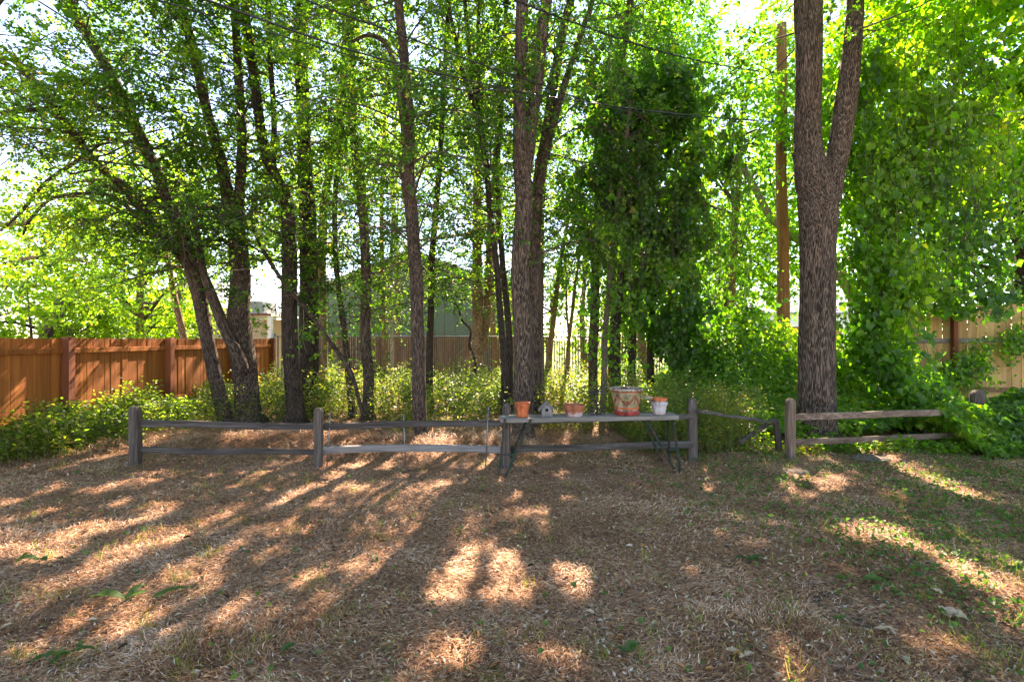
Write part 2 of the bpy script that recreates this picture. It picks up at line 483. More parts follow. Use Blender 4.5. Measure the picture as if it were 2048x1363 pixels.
def sun_keep(P, rng):
    """True where a leaf stays: clearings are left along the sun's direction"""
    k = P[:, 2] / SUN[2]
    G = P - SUN[None] * k[:, None]
    ok = G[:, 1] > 1.6
    gx, gy = to_px(np.column_stack([G[:, 0], np.maximum(G[:, 1], .5), np.zeros(len(G))]))
    wx = (fbm(G[:, 0] * 3.1, G[:, 1] * 3.1) - .5); wy = (fbm(G[:, 0] * 3.1 + 50, G[:, 1] * 3.1 + 9) - .5)
    drop = np.zeros(len(P))
    sc = 700.0 / np.maximum(G[:, 1], 1.0) * .30
    hx = gx + wx * sc * 1.6; hy = gy + wy * sc * 0.9
    for (cx, cy, rx, ry, sl, pr) in PATCH:
        dx = hx - cx; dy = hy - cy - sl * dx
        inside = (dx / rx) ** 2 + (dy / ry) ** 2 < 1
        drop = np.where(inside & ok, np.maximum(drop, pr), drop)
    nb = fbm(G[:, 0] * 1.3 + 7, G[:, 1] * 1.3, 2)
    for (cx, cy, rx, ry, pr) in BROAD:
        inside = ((gx - cx) / rx) ** 2 + ((gy - cy) / ry) ** 2 < 1
        drop = np.where(inside & ok & (nb > .35), np.maximum(drop, pr), drop)
    tt = (P[:, 1] - 9.3) / SUN[1]
    vx = P[:, 0] - SUN[0] * tt; vz = P[:, 2] - SUN[2] * tt
    sunny = (tt > .7) & (vx > 5.6) & (vx < 9.8) & (vz > 0) & (vz < 3.4) & (fbm(vx * 2.2 + 3, vz * 2.2, 2) > .36)
    drop = np.where(sunny, np.maximum(drop, .93), drop)
    tt = (P[:, 1] - 11.4) / SUN[1]
    vx = P[:, 0] - SUN[0] * tt; vz = P[:, 2] - SUN[2] * tt
    sunny = (tt > 1.2) & (vx > 3.0) & (vx < 6.5) & (vz > 0) & (vz < 1.9) & (fbm(vx * 2.2 + 13, vz * 2.2, 2) > .45)
    drop = np.where(sunny, np.maximum(drop, .85), drop)
    fine_d = fbm(G[:, 0] * 3.4 + 31, G[:, 1] * 2.2 + 12, 2)
    drop = np.where(ok & (G[:, 1] < 8.5) & (fine_d > .665), np.maximum(drop, .92), drop)
    # the left fence
    t = (P[:, 0] - FENCE_X) / SUN[0]
    F = P - SUN[None] * t[:, None]
    okf = (t > 0) & (F[:, 2] > 0) & (F[:, 2] < 1.85) & (F[:, 1] > 6) & (F[:, 1] < 18)
    fx, fy = to_px(F)
    for (x0, y0, x1, y1, w) in STREAK:
        d = np.array([x1 - x0, y1 - y0], float); L = np.linalg.norm(d); d /= L
        u = (fx - x0) * d[0] + (fy - y0) * d[1]; v = np.abs((fx - x0) * -d[1] + (fy - y0) * d[0])
        drop = np.where(okf & (u > 0) & (u < L) & (v < w), 0.97, drop)
    return rng.random(len(P)) > drop


# ------------------------------------------------------------ leaves
def norm(v):
    return v / np.maximum(np.linalg.norm(v, axis=1, keepdims=True), 1e-9)


def leaves_mesh(name, pos, d, nrm, L, Wd, tint, mat, shape='kite', fold=0.12):
    """every leaf is a folded blade: pos base, d tip direction, nrm face normal"""
    N = len(pos)
    d = norm(d); s = norm(np.cross(d, nrm)); n = np.cross(s, d)
    L = np.broadcast_to(np.asarray(L, float), (N,))[:, None]; Wd = np.broadcast_to(np.asarray(Wd, float), (N,))[:, None]
    if shape == 'kite':
        pts = [(0, 0, 0), (.42, .5, 1), (1, 0, 0), (.42, -.5, 1)]
        F = [(0, 1, 2), (0, 2, 3)]
        sizes = [3, 3]
    elif shape == 'heart':
        pts = [(0.08, 0, 0), (-.06, .3, .5), (.32, .52, 1), (1, 0, .1), (.32, -.52, 1), (-.06, -.3, .5)]
        F = [(0, 1, 2, 3), (0, 3, 4, 5)]
        sizes = [4, 4]
    elif shape == 'blade':
        pts = [(0, .5, 0), (0, -.5, 0), (1, 0, 0)]
        F = [(0, 1, 2)]
        sizes = [3]
    elif shape == 'oval':
        pts = [(0, 0, 0), (.22, .36, 1), (.6, .46, 1), (1, 0, -.5), (.6, -.46, 1), (.22, -.36, 1)]
        F = [(0, 1, 2, 3), (0, 3, 4, 5)]
        sizes = [4, 4]
    V = np.zeros((N, len(pts), 3))
    for k, (a, b, c) in enumerate(pts):
        V[:, k] = pos + d * L * a + s * Wd * b + n * Wd * (fold * 2 * c)
    ff = np.concatenate([np.asarray(f) for f in F])
    idx = (np.arange(N)[:, None] * len(pts) + ff[None]).ravel()
    return np_mesh(name, V, idx, np.tile(sizes, N), mat, np.repeat(tint, len(F)))


def make_spray(nl, planar=0.35, rng=RNG):
    """template: leaves on a unit-long spray along +X, flat in XY"""
    ax = []; dr = []
    nsub = 3
    for k in range(nl):
        if rng.random() < .5:
            t = rng.uniform(.1, 1.0); p = np.array([t, 0, 0]); sd = rng.choice([-1, 1])
            dd = np.array([rng.uniform(.3, .9), sd * rng.uniform(.5, 1), rng.uniform(-.4, .3)])
        else:
            j = rng.integers(nsub); sd = -1 if j % 2 else 1
            b0 = .15 + .25 * j; u = rng.uniform(.1, 1); le = .55 - .12 * j
            p = np.array([b0 + u * le * .7, sd * u * le * .7, -.1 * u * u])
            dd = np.array([rng.uniform(0, 1), sd * rng.uniform(-.2, 1), rng.uniform(-.5, .2)])
        p = p + rng.normal(0, .035, 3)
        ax.append(p); dr.append(dd)
    nn = np.column_stack([rng.normal(0, planar, nl), rng.normal(0, planar, nl), np.ones(nl)])
    return np.array(ax), norm(np.array(dr)), norm(nn)


SPRAYS = [make_spray(24) for _ in range(8)]


def place_sprays(base, direc, size, rng, templates=SPRAYS):
    """base (N,3), direc (N,3), size (N,) -> leaf pos, dir, normal"""
    N = len(base)
    x = norm(direc)
    up = np.tile([0, 0, 1.0], (N, 1)) + rng.normal(0, .35, (N, 3))
    y = norm(np.cross(up, x)); z = np.cross(x, y)
    Mx = np.stack([x, y, z], axis=2)
    sel = rng.integers(len(templates), size=N)
    P = []; D = []; NN = []
    for k, (tp, td, tn) in enumerate(templates):
        i = np.where(sel == k)[0]
        if not len(i): continue
        m = Mx[i]
        P.append((base[i][:, None] + np.einsum('nij,lj->nli', m, tp) * size[i][:, None, None]).reshape(-1, 3))
        D.append(np.einsum('nij,lj->nli', m, td).reshape(-1, 3))
        NN.append(np.einsum('nij,lj->nli', m, tn).reshape(-1, 3))
    return np.concatenate(P), np.concatenate(D), np.concatenate(NN)


class Tubes:
    """many thin tapered three- or four-sided twigs in one mesh"""
    def __init__(s): s.v = []; s.f = []; s.n = 0

    def add(s, P, r, n=3):
        Rg = tube_rings(np.asarray(P, float), r, n)
        m = len(Rg)
        s.v.append(Rg.reshape(-1, 3))
        i = np.arange(m - 1)[:, None] * n; j = np.arange(n)[None]; k = (j + 1) % n
        q = np.stack([i + j, i + k, i + n + k, i + n + j], axis=2).reshape(-1, 4) + s.n
        s.f.append(q); s.n += m * n

    def mesh(s, name, mat):
        f = np.concatenate(s.f)
        return np_mesh(name, np.concatenate(s.v), f.ravel(), np.full(len(f), 4), mat, smooth=True)


def ridged(u, v, k=4.0, seed=0):
    """bark plates: vertical ridges that braid, u around (periodic by 256), v along"""
    w = (fbm(u * .35 + seed, v * .9, 2) - .5) * 1.3
    a = vnoise(u + w + seed * 7, v * .42)
    a = 1 - np.abs(a * 2 - 1)
    b = vnoise(u * 2.1 + w * 1.4 + 40 + seed, v * .8)
    b = 1 - np.abs(b * 2 - 1)
    return a * .7 + b * .3


def trunk_mesh(name, pts, rad, mat, n=20, step=0.10, depth=0.0, flare=0.0, seed=0, lump=0.06, up0=None):
    """tapered stem through pts with radii rad; depth = furrow depth in m"""
    P4 = np.column_stack([np.asarray(pts, float), np.asarray(rad, float)])
    Ln = np.sum(np.linalg.norm(np.diff(P4[:, :3], axis=0), axis=1))
    m = max(6, int(Ln / step))
    S = spline(P4, m)
    s = np.linspace(0, Ln, m)
    hi = S[:, 2] > CAM_H + .72 * S[:, 1]
    ks = ~hi | (np.arange(m) % 6 == 0) | (np.arange(m) == m - 1)
    S = S[ks]; s = s[ks]; m = len(S)
    P = S[:, :3]; r = np.maximum(S[:, 3], .004)
    P = P + np.column_stack([(vnoise(s * .8 + seed * 3.7, 0 * s) - .5), (vnoise(s * .8 + seed * 5.1, 9 + 0 * s) - .5), 0 * s]) * np.minimum(r, .1)[:, None] * .5
    T, A, B = frames(P)
    th = np.arange(n) * 2 * PI / n
    rr = np.repeat(r[:, None], n, 1)
    rr = rr * (1 + lump * 2 * (fbm(np.cos(th)[None] * 1.3 + seed * 2 + 20 + 0 * s[:, None], np.sin(th)[None] * 1.3 + s[:, None] * 1.1 + 20) - .5))
    if flare:
        hz = np.maximum(s, 0)[:, None]
        rr = rr * (1 + 1.5 * flare * np.exp(-hz / .24) * (1 + .5 * np.cos(th * 5 + seed)[None]))
    d = None
    if depth:
        fu = max(8, (r.mean() * 2 * PI) / .045)       # ridges around the stem
        u = th / (2 * PI) * fu
        a = ridged(u[None] + 0 * s[:, None], s[:, None] / .24, seed=seed)
        b = ridged((u - fu)[None] + 0 * s[:, None], s[:, None] / .24, seed=seed)
        bl = sstep(.9, 1.0, th / (2 * PI))[None]
        d = a * (1 - bl) + b * bl
        rr = rr + (np.clip(d * 1.6, 0, 1) - .55) * depth
    V = P[:, None] + rr[:, :, None] * (A[:, None] * np.cos(th)[None, :, None] + B[:, None] * np.sin(th)[None, :, None])
    i = np.arange(m - 1)[:, None] * n; j = np.arange(n)[None]; k = (j + 1) % n
    q = np.stack([i + j, i + k, i + n + k, i + n + j], axis=2).reshape(-1, 4)
    ff = np.concatenate([q.ravel(), np.arange(n)[::-1], (m - 1) * n + np.arange(n)])
    fs = np.concatenate([np.full(len(q), 4), [n, n]])
    me = np_mesh(name, V, ff, fs, mat, smooth=True)
    at = me.attributes.new("furrow", 'FLOAT', 'POINT')
    at.data.foreach_set("value", (np.full(m * n, .55) if d is None else np.clip(d * 1.25, 0, 1)).ravel().astype(np.float32))
    ab = me.attributes.new("barkco", 'FLOAT_VECTOR', 'POINT')
    r0 = max(.03, float(np.median(r)))
    bco = np.stack([np.broadcast_to(np.cos(th)[None] * r0, (m, n)), np.broadcast_to(np.sin(th)[None] * r0, (m, n)), np.broadcast_to(s[:, None] + seed * 1.7, (m, n))], 2)
    ab.data.foreach_set("vector", bco.astype(np.float32).ravel())
    return me, S


# ------------------------------------------------------------ trees
def px_line(rows, Y, dY=0.0):
    """rows (px, py, width px) at distance Y -> points and radii; dY is how much farther the top leans"""
    out = []; rad = []
    n = len(rows)
    for k, (x, y, w) in enumerate(rows):
        yy = Y + dY * k / max(1, n - 1)
        out.append(W(x, y, yy)); rad.append(w / 2 / FPX * yy)
    return np.array(out), np.array(rad)


def crown(name, parent, stems, rng, nbr, blen, z0, z1, leaf=0.058, mat='leaf', droop=.35, bias=(0, 0), spray=(.26, .58),
          per_m=9.5, ztop_big=99, keep_sun=True, lean=0.0, bare=0.0, bmat='twig', rbr=.016, templates=SPRAYS, zpow=1.0):
    """side branches with sprays of leaves along the stems between heights z0 and z1"""
    tb = Tubes(); bases = []; dirs = []; sizes = []
    S = [st for st in stems]
    ln = np.array([max(.1, min(z1, st[-1, 2]) - max(z0, st[0, 2])) for st in S])
    pick = rng.choice(len(S), size=nbr, p=ln / ln.sum())
    for k in pick:
        st = S[k]
        lo = max(z0, st[0, 2]); hi = min(z1, st[-1, 2])
        if hi <= lo: continue
        z = lo + (hi - lo) * rng.random() ** zpow
        i = int(np.argmin(np.abs(st[:, 2] - z)))
        p0 = st[i, :3]
        az = rng.uniform(0, 2 * PI)
        dv = np.array([math.cos(az) + bias[0], math.sin(az) + bias[1], rng.uniform(.05, .9) + lean])
        dv /= np.linalg.norm(dv)
        L = rng.uniform(*blen)
        t = np.linspace(0, 1, 7)[:, None]
        side = rng.normal(0, .10, 3)
        P = p0 + dv * L * t + np.array([0, 0, -1.0]) * droop * L * t ** 2 + side * L * np.sin(t * PI)
        P += rng.normal(0, .02, P.shape) * t * L
        tb.add(P, np.linspace(rbr * (.5 + L / 3), .003, 7), 4)
        leafy = rng.random() > bare
        for q in range(int(L * 3)):
            u = rng.uniform(.2, .98); ii = u * 6; a = int(ii); f = ii - a
            b0 = P[a] * (1 - f) + P[min(a + 1, 6)] * f
            tdir = P[min(a + 1, 6)] - P[a]; tdir = tdir / max(np.linalg.norm(tdir), 1e-6)
            sd = rng.normal(0, .75, 3); sd[2] = sd[2] * .5 - .12
            d2 = tdir * .7 + sd; d2 /= np.linalg.norm(d2)
            l2 = rng.uniform(.3, .9) * min(1.0, L * .5)
            tt = np.linspace(0, 1, 4)[:, None]
            P2 = b0 + d2 * l2 * tt + np.array([0, 0, -.35]) * l2 * tt ** 2 + rng.normal(0, .02, (4, 3)) * tt
            tb.add(P2, np.linspace(.008, .003, 4), 3)
            if leafy:
                for e in range(max(1, int(l2 * per_m * .5))):
                    w = rng.uniform(.25, 1); jj = min(2, int(w * 3)); g = w * 3 - jj
                    bases.append(P2[jj] * (1 - g) + P2[jj + 1] * g)
                    dd = d2 + rng.normal(0, .6, 3); dd[2] -= .2
                    dirs.append(dd); sizes.append(rng.uniform(*spray))
        if leafy:
            for e in range(int(L * per_m * .35)):
                u = rng.uniform(.35, 1); ii = min(5.99, u * 6); a = int(ii); f = ii - a
                bases.append(P[a] * (1 - f) + P[a + 1] * f)
                dd = (P[-1] - P[0]) / L + rng.normal(0, .6, 3); dd[2] -= .1
                dirs.append(dd); sizes.append(rng.uniform(*spray))
    if tb.n:
        o = obj('branchwork', tb.mesh('branchwork', M[bmat]), parent); o['kind'] = 'stuff'
    if bases:
        p, d, n = place_sprays(np.array(bases), np.array(dirs), np.array(sizes), rng, templates)
        kp = np.ones(len(p), bool)
        if keep_sun: kp &= sun_keep(p, rng)
        kp &= p[:, 2] > .25
        p, d, n = p[kp], d[kp], n[kp]
        n = norm(n + rng.normal(0, .35, n.shape))
        big = np.where(p[:, 2] > ztop_big, 2.0, 1.0)
        if ztop_big < 50:      # fewer, larger leaves where the crown leaves the frame
            k2 = (p[:, 2] <= ztop_big) | (rng.random(len(p)) < .30)
            p, d, n, big = p[k2], d[k2], n[k2], big[k2]
        L = leaf * rng.uniform(.5, 1.35, len(p)) * big
        ti = np.clip(.46 + rng.normal(0, .17, len(p)) + (fbm(p[:, 0] * 1.1 + 5, p[:, 2] * 1.1 + p[:, 1], 2) - .5) * 1.3, 0, .95)
        ti = np.where(rng.random(len(p)) < .012, 1.0, ti)
        o = obj(name, leaves_mesh(name, p, d, n, L, L * .74, ti, M[mat]), parent); o['kind'] = 'stuff'
        return len(p)
    return 0


NL = 0


def tree(name, label, base_rows, Y, forks=(), mat='bark', dY=0.0, group=None, depth=0.0, n=18, flare=.45, ext=6.0, seed=1, step=.1, cat='tree', **cr):
    """base_rows: pixel polyline of the main stem; forks: list of (rows, Y, dY); ext: metres the stems go on above the frame"""
    global NL
    rng = np.random.default_rng(seed * 101 + 5)
    P, rd = px_line(base_rows, Y, dY)
    gz = float(gh(P[0, 0], P[0, 1]))
    P[0, 2] = gz - .08
    root = thing(name, label, cat, (P[0, 0], P[0, 1], gz), 0, group)

    def extend(P, rd, e):
        if e > 0 and P[-1, 2] > CAM_H + .62 * P[-1, 1]:
            d = P[-1] - P[-2]; d /= np.linalg.norm(d); d = d * .8 + np.array([0, 0, .35]); d /= np.linalg.norm(d)
            P = np.vstack([P, P[-1] + d * e * .5, P[-1] + d * e + rng.normal(0, .25, 3)]); rd = np.concatenate([rd, [rd[-1] * .7, rd[-1] * .3]])
        return P, rd
    P, rd = extend(P, rd, ext)
    me, S = trunk_mesh('trunk', P, rd, M[mat], n, step, depth, flare, seed)
    obj('trunk', me, root)
    stems = [S]
    for k, (rows, y2, dy2) in enumerate(forks):
        P2, r2 = px_line(rows, y2, dy2)
        P2, r2 = extend(P2, r2, ext)
        me, S2 = trunk_mesh('limb', P2, r2, M[mat], max(10, n - 4), step, depth, 0, seed + 3 + k)
        obj('limb', me, root)
        stems.append(S2)
    if cr.get('nbr'):
        NL += crown('crown', root, stems, rng, **cr)
    return root, stems
# ------------------------------------------------------------ the ground
def graded(a, b, c, d, fine, coarse):
    """coordinates from a to d, fine between b and c"""
    mid = np.arange(b, c, fine)
    lo = b - np.geomspace(fine, b - a, coarse) if b > a else np.array([])
    hi = c + np.geomspace(fine, d - c, coarse)
    return np.unique(np.concatenate([lo, mid, hi]))


gxs = graded(-260, -11, 11, 260, .085, 26)
gys = graded(-60, 1.6, 11.5, 420, .08, 34)
GX, GY = np.meshgrid(gxs, gys, indexing='ij')
GZ = gh(GX, GY)
a, b = GX.shape
ii = np.arange(a - 1)[:, None] * b + np.arange(b - 1)[None]
q = np.stack([ii, ii + b, ii + b + 1, ii + 1], axis=2).reshape(-1, 4)


def ground_mat():
    m, nt, b = new_mat('ground_soil')
    tc = nt.nodes.new("ShaderNodeTexCoord")
    sep = nt.nodes.new("ShaderNodeSeparateXYZ"); nt.links.new(tc.outputs["Object"], sep.inputs[0])
    v = tc.outputs["Object"]
    fine = noise(nt, v, 38, 6, .72)
    mid = noise(nt, v, 7, 4, .6)
    big = noise(nt, v, 1.1, 3, .55)
    thatch = ramp(nt, fine, [(.34, (.040, .020, .012)), (.46, (.20, .10, .055)), (.58, (.42, .23, .13)), (.72, (.66, .44, .30))])
    soil = ramp(nt, fine, [(.34, (.014, .009, .007)), (.5, (.075, .047, .031)), (.7, (.26, .18, .12))])
    mk = ramp(nt, math_n(nt, 'ADD', math_n(nt, 'MULTIPLY', mid, .55), math_n(nt, 'MULTIPLY', big, .45)), [(.34, (1, 1, 1)), (.45, (0, 0, 0))])
    c = mixc(nt, mk, thatch, soil)
    lawn = ramp(nt, fine, [(.3, (.05, .085, .02)), (.7, (.12, .16, .045))])
    far = nt.nodes.new("ShaderNodeMapRange")
    far.inputs["From Min"].default_value = 17; far.inputs["From Max"].default_value = 20
    nt.links.new(sep.outputs[1], far.inputs[0])
    c = mixc(nt, far.outputs[0], c, lawn)
    nt.links.new(c, b.inputs["Base Color"])
    b.inputs["Roughness"].default_value = .95
    bump(nt, b, math_n(nt, 'ADD', fine, mid), 1.0, .025)
    return m


gme = np_mesh('ground', np.stack([GX, GY, GZ], 2), q.ravel(), np.full(len(q), 4), ground_mat(), smooth=True)
ground = obj('ground', gme)
tag(ground, 'dry thatch and bare soil of the back yard', None, None, 'structure')

# ------------------------------------------------------------ trees of the grove
GR = 'trees of the grove behind the rail fence'
# leaning pair on the far left
tree('elm_tree', 'elm leaning left behind the first rail bay, splitting in two', [(456, 846, 27), (444, 800, 26), (428, 735, 25), (408, 640, 25), (392, 570, 27), (372, 500, 24), (358, 455, 22), (322, 365, 20), (275, 264, 19), (225, 154, 18), (139, 0, 17)], 10.3,
     forks=[([(384, 545, 18), (345, 490, 19), (310, 452, 18), (256, 381, 17), (190, 322, 16), (150, 270, 15), (95, 200, 13), (30, 120, 11)], 10.3, -1.6)], dY=-.6, group=GR, n=24, seed=1, step=.08, depth=.016,
     nbr=205, blen=(1.0, 2.9), z0=2.6, z1=11, bias=(-.35, -.2), droop=.40, ztop_big=9.5, bare=.15)
tree('young_tree', 'slim young tree leaning left in front of the red board fence', [(388, 815, 15), (376, 745, 14), (365, 668, 13), (350, 600, 12), (338, 530, 10), (318, 470, 8), (290, 420, 5)], 12.6, mat='bark_brown', group=GR, n=12, ext=0.8, seed=2,
     nbr=34, blen=(.5, 1.6), z0=2.6, z1=5.5, droop=.5, bare=.4)
tree('elm_tree', 'thick elm with a side stem joining low, left of the dark pair', [(497, 846, 50), (494, 790, 44), (487, 720, 46), (478, 640, 42), (478, 560, 36), (480, 500, 34), (478, 440, 22), (483, 293, 17), (479, 183, 15), (470, 37, 14), (468, -10, 14)], 10.4,
     forks=[([(490, 745, 22), (475, 705, 22), (450, 655, 20), (424, 592, 17), (405, 540, 12), (395, 480, 9), (380, 400, 7)], 10.2, -.6),
            ([(476, 530, 20), (462, 440, 22), (448, 370, 21), (433, 293, 19), (416, 227, 18), (396, 147, 17), (385, 92, 17), (362, 0, 15)], 10.4, -.4)],
     group=GR, n=28, seed=3, step=.075, depth=.018, nbr=175, blen=(.9, 2.3), z0=3.0, z1=11.5, bias=(-.1, -.25), ztop_big=9.5)
tree('elm_tree', 'left one of two dark elms close together behind the second rail post', [(589, 846, 34), (588, 780, 32), (583, 700, 30), (578, 560, 29), (577, 450, 26), (572, 403, 25), (548, 350, 21), (528, 293, 19), (513, 183, 17), (491, 37, 15), (488, 0, 15)], 10.5,
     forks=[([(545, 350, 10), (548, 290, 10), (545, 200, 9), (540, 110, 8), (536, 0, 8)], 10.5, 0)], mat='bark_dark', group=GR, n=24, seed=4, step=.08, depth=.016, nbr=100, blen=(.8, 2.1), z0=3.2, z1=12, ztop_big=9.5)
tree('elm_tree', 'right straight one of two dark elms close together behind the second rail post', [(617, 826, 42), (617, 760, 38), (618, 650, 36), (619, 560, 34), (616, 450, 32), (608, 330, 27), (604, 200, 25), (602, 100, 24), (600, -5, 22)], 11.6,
     mat='bark_dark', group=GR, n=24, seed=5, step=.08, depth=.018, nbr=110, blen=(.8, 2.2), z0=3.2, z1=13, ztop_big=10)
tree('old_tree', 'brown trunk close behind the pair of dark elms, partly hidden by them', [(646, 790, 20), (645, 700, 19), (641, 560, 18), (648, 420, 16), (660, 320, 14), (678, 210, 13), (690, 100, 12), (700, -5, 11)], 14.5, mat='bark_brown', group=GR, seed=6, n=16,
     nbr=60, blen=(.8, 2.2), z0=4.5, z1=13, ztop_big=12)
tree('ivy_covered_tree', 'slender trunk wrapped in leaves between the dark pair and the straight slim elm', [(706, 828, 14), (697, 740, 13), (684, 640, 12), (676, 560, 11), (669, 480, 10), (672, 380, 10), (684, 260, 9), (690, 150, 8), (697, 0, 8)], 11.2, group=GR, seed=7, n=12,
     nbr=90, blen=(.3, 1.1), z0=.4, z1=9, droop=.6, spray=(.25, .5))
tree('elm_tree', 'straight slim elm rising behind the second bay, nearest the second rail post', [(738, 842, 24), (736, 780, 21), (734, 690, 20), (731, 560, 19), (727, 450, 18), (721, 390, 19), (714, 330, 18), (707, 240, 16), (703, 130, 15), (700, -5, 14)], 10.9, group=GR, n=20, seed=8, step=.06, depth=.012,
     nbr=110, blen=(.7, 2.0), z0=2.0, z1=12, ztop_big=9.5)
tree('young_tree', 'thin pale trunk standing before the slatted fence, left of a thinner one', [(769, 790, 10), (768, 690, 10), (765, 560, 9), (763, 420, 8), (768, 280, 7), (772, 150, 6)], 15.0, mat='bark_brown', group=GR, seed=9, n=10, ext=2,
     nbr=75, blen=(.6, 1.8), z0=2.2, z1=12, zpow=1.5)
tree('young_tree', 'thinnest pale trunk before the slatted fence and the green wall', [(784, 780, 7), (783, 690, 7), (781, 560, 6), (786, 430, 6), (800, 300, 5)], 15.6, mat='bark_pale', group=GR, seed=10, n=10, ext=2,
     nbr=60, blen=(.6, 1.6), z0=2.2, z1=10, zpow=1.5)
tree('elm_tree', 'elm just behind the rails midway along the second bay, dark limb to its left', [(842, 888, 30), (842, 850, 26), (841, 760, 26), (837, 660, 25), (832, 560, 25), (826, 480, 24), (821, 400, 25), (816, 340, 26), (818, 250, 21), (812, 160, 18), (806, 80, 17), (798, -5, 16)], 8.5,
     forks=[([(816, 345, 13), (811, 275, 12), (803, 215, 11), (796, 165, 11), (786, 125, 10), (775, 90, 9), (740, 70, 6), (700, 85, 4)], 8.45, -.5)], group=GR, n=30, seed=11, step=.06, depth=.015,
     nbr=125, blen=(.8, 2.2), z0=3.0, z1=12, bias=(0, -.1), ztop_big=8.5)
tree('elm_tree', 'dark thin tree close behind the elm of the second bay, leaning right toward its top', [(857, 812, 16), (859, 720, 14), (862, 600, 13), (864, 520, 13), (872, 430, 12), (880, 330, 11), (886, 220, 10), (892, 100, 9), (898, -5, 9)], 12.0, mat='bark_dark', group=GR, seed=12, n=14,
     nbr=100, blen=(.8, 2.2), z0=2.2, z1=13, ztop_big=11, zpow=1.4)
tree('cottonwood_tree', 'orange brown trunk before the slatted fence, left of the narrow dark stems', [(950, 790, 24), (955, 720, 23), (957, 620, 22), (956, 520, 20), (955, 420, 18), (957, 300, 16), (962, 180, 14), (968, 50, 13)], 15.5,
     forks=[([(966, 700, 15), (974, 620, 14), (978, 500, 13), (985, 380, 12), (998, 220, 10), (1010, 80, 9)], 15.6, 0)], mat='bark_brown', group=GR, seed=13, n=18,
     nbr=125, blen=(.9, 2.8), z0=2.8, z1=15, ztop_big=13, leaf=.07, zpow=1.3)
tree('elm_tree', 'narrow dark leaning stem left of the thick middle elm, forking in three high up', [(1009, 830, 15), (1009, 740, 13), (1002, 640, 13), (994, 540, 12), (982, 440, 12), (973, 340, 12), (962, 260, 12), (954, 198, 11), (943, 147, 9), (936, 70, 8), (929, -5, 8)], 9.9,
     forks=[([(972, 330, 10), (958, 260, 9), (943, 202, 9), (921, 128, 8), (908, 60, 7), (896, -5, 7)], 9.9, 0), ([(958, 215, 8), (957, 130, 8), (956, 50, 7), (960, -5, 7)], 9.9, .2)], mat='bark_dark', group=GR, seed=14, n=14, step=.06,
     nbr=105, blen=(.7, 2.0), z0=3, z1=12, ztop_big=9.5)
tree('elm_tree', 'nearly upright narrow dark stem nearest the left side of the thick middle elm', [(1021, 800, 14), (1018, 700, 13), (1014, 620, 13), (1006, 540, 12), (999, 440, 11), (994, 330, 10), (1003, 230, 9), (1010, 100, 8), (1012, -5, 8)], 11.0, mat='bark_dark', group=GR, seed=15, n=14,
     nbr=60, blen=(.7, 1.8), z0=3.6, z1=12, ztop_big=10)
tree('elm_tree', 'thick middle elm behind the bright orange pot, forking into two straight stems', [(1046, 884, 48), (1046, 850, 42), (1045, 780, 37), (1045, 690, 36), (1042, 590, 35), (1044, 480, 34), (1046, 400, 33), (1044, 340, 32), (1040, 260, 25), (1041, 150, 23), (1043, 60, 22), (1045, -5, 22)], 8.7,
     forks=[([(1052, 350, 22), (1062, 280, 22), (1071, 200, 22), (1078, 120, 21), (1085, 50, 21), (1092, -5, 20)], 8.75, .1)], mat='bark_near', group=GR, n=80, seed=16, step=.036, depth=.020, flare=.35,
     nbr=95, blen=(.7, 2.0), z0=5.2, z1=13, bias=(0, .4), ztop_big=8.5)
tree('elm_tree', 'dark elm half hidden behind the thick middle elm, its tops spreading to the upper right', [(1071, 800, 24), (1070, 700, 22), (1069, 600, 21), (1070, 500, 22), (1073, 420, 24), (1080, 340, 20), (1092, 270, 19), (1103, 200, 18), (1118, 110, 17), (1137, 20, 15), (1142, -5, 15)], 10.1,
     forks=[([(1076, 390, 14), (1086, 330, 15), (1099, 270, 14), (1116, 215, 13), (1136, 150, 12), (1152, 100, 11), (1172, 40, 10), (1186, -5, 9)], 10.0, -.1)], group=GR, n=22, seed=17, step=.08, depth=.014,
     nbr=110, blen=(.8, 2.2), z0=3.0, z1=13, bias=(.2, .1), ztop_big=9.5)
tree('young_tree', 'slender light trunk just right of the thick middle elm', [(1083, 778, 11), (1083, 690, 10), (1083, 600, 9), (1084, 480, 8), (1088, 380, 7), (1096, 260, 6)], 13.0, mat='bark_greyish', group=GR, seed=18, n=10, ext=2.5, nbr=45, blen=(.5, 1.6), z0=3, z1=9)
tree('young_tree', 'orange brown leaning sapling before the open slats right of the middle elm', [(1093, 768, 13), (1100, 700, 12), (1107, 650, 11), (1112, 600, 10), (1118, 540, 8), (1130, 470, 7), (1145, 400, 6)], 15.8, mat='bark_brown', group=GR, seed=19, n=10, ext=2.5, nbr=42, blen=(.6, 1.8), z0=2.8, z1=8)
tree('young_tree', 'thin forked sapling before the open slats, right of the orange brown leaning one', [(1132, 766, 8), (1136, 700, 8), (1143, 630, 7), (1148, 590, 7), (1158, 520, 5), (1166, 440, 4)], 15.4,
     forks=[([(1138, 680, 5), (1133, 620, 5), (1132, 560, 4), (1126, 480, 3)], 15.4, 0)], mat='bark_brown', group=GR, seed=20, n=8, ext=1.5, nbr=42, blen=(.5, 1.6), z0=2.6, z1=7)
tree('elm_tree', 'straight trunk rising behind the iron scroll stand', [(1187, 815, 19), (1188, 740, 18), (1189, 650, 18), (1192, 560, 17), (1196, 470, 16), (1203, 380, 16), (1216, 290, 15), (1230, 200, 15), (1244, 110, 13), (1258, 20, 12), (1262, -5, 12)], 12.0, group=GR, n=18, seed=21, step=.07, depth=.012,
     nbr=105, blen=(.8, 2.2), z0=3.6, z1=14, ztop_big=11)
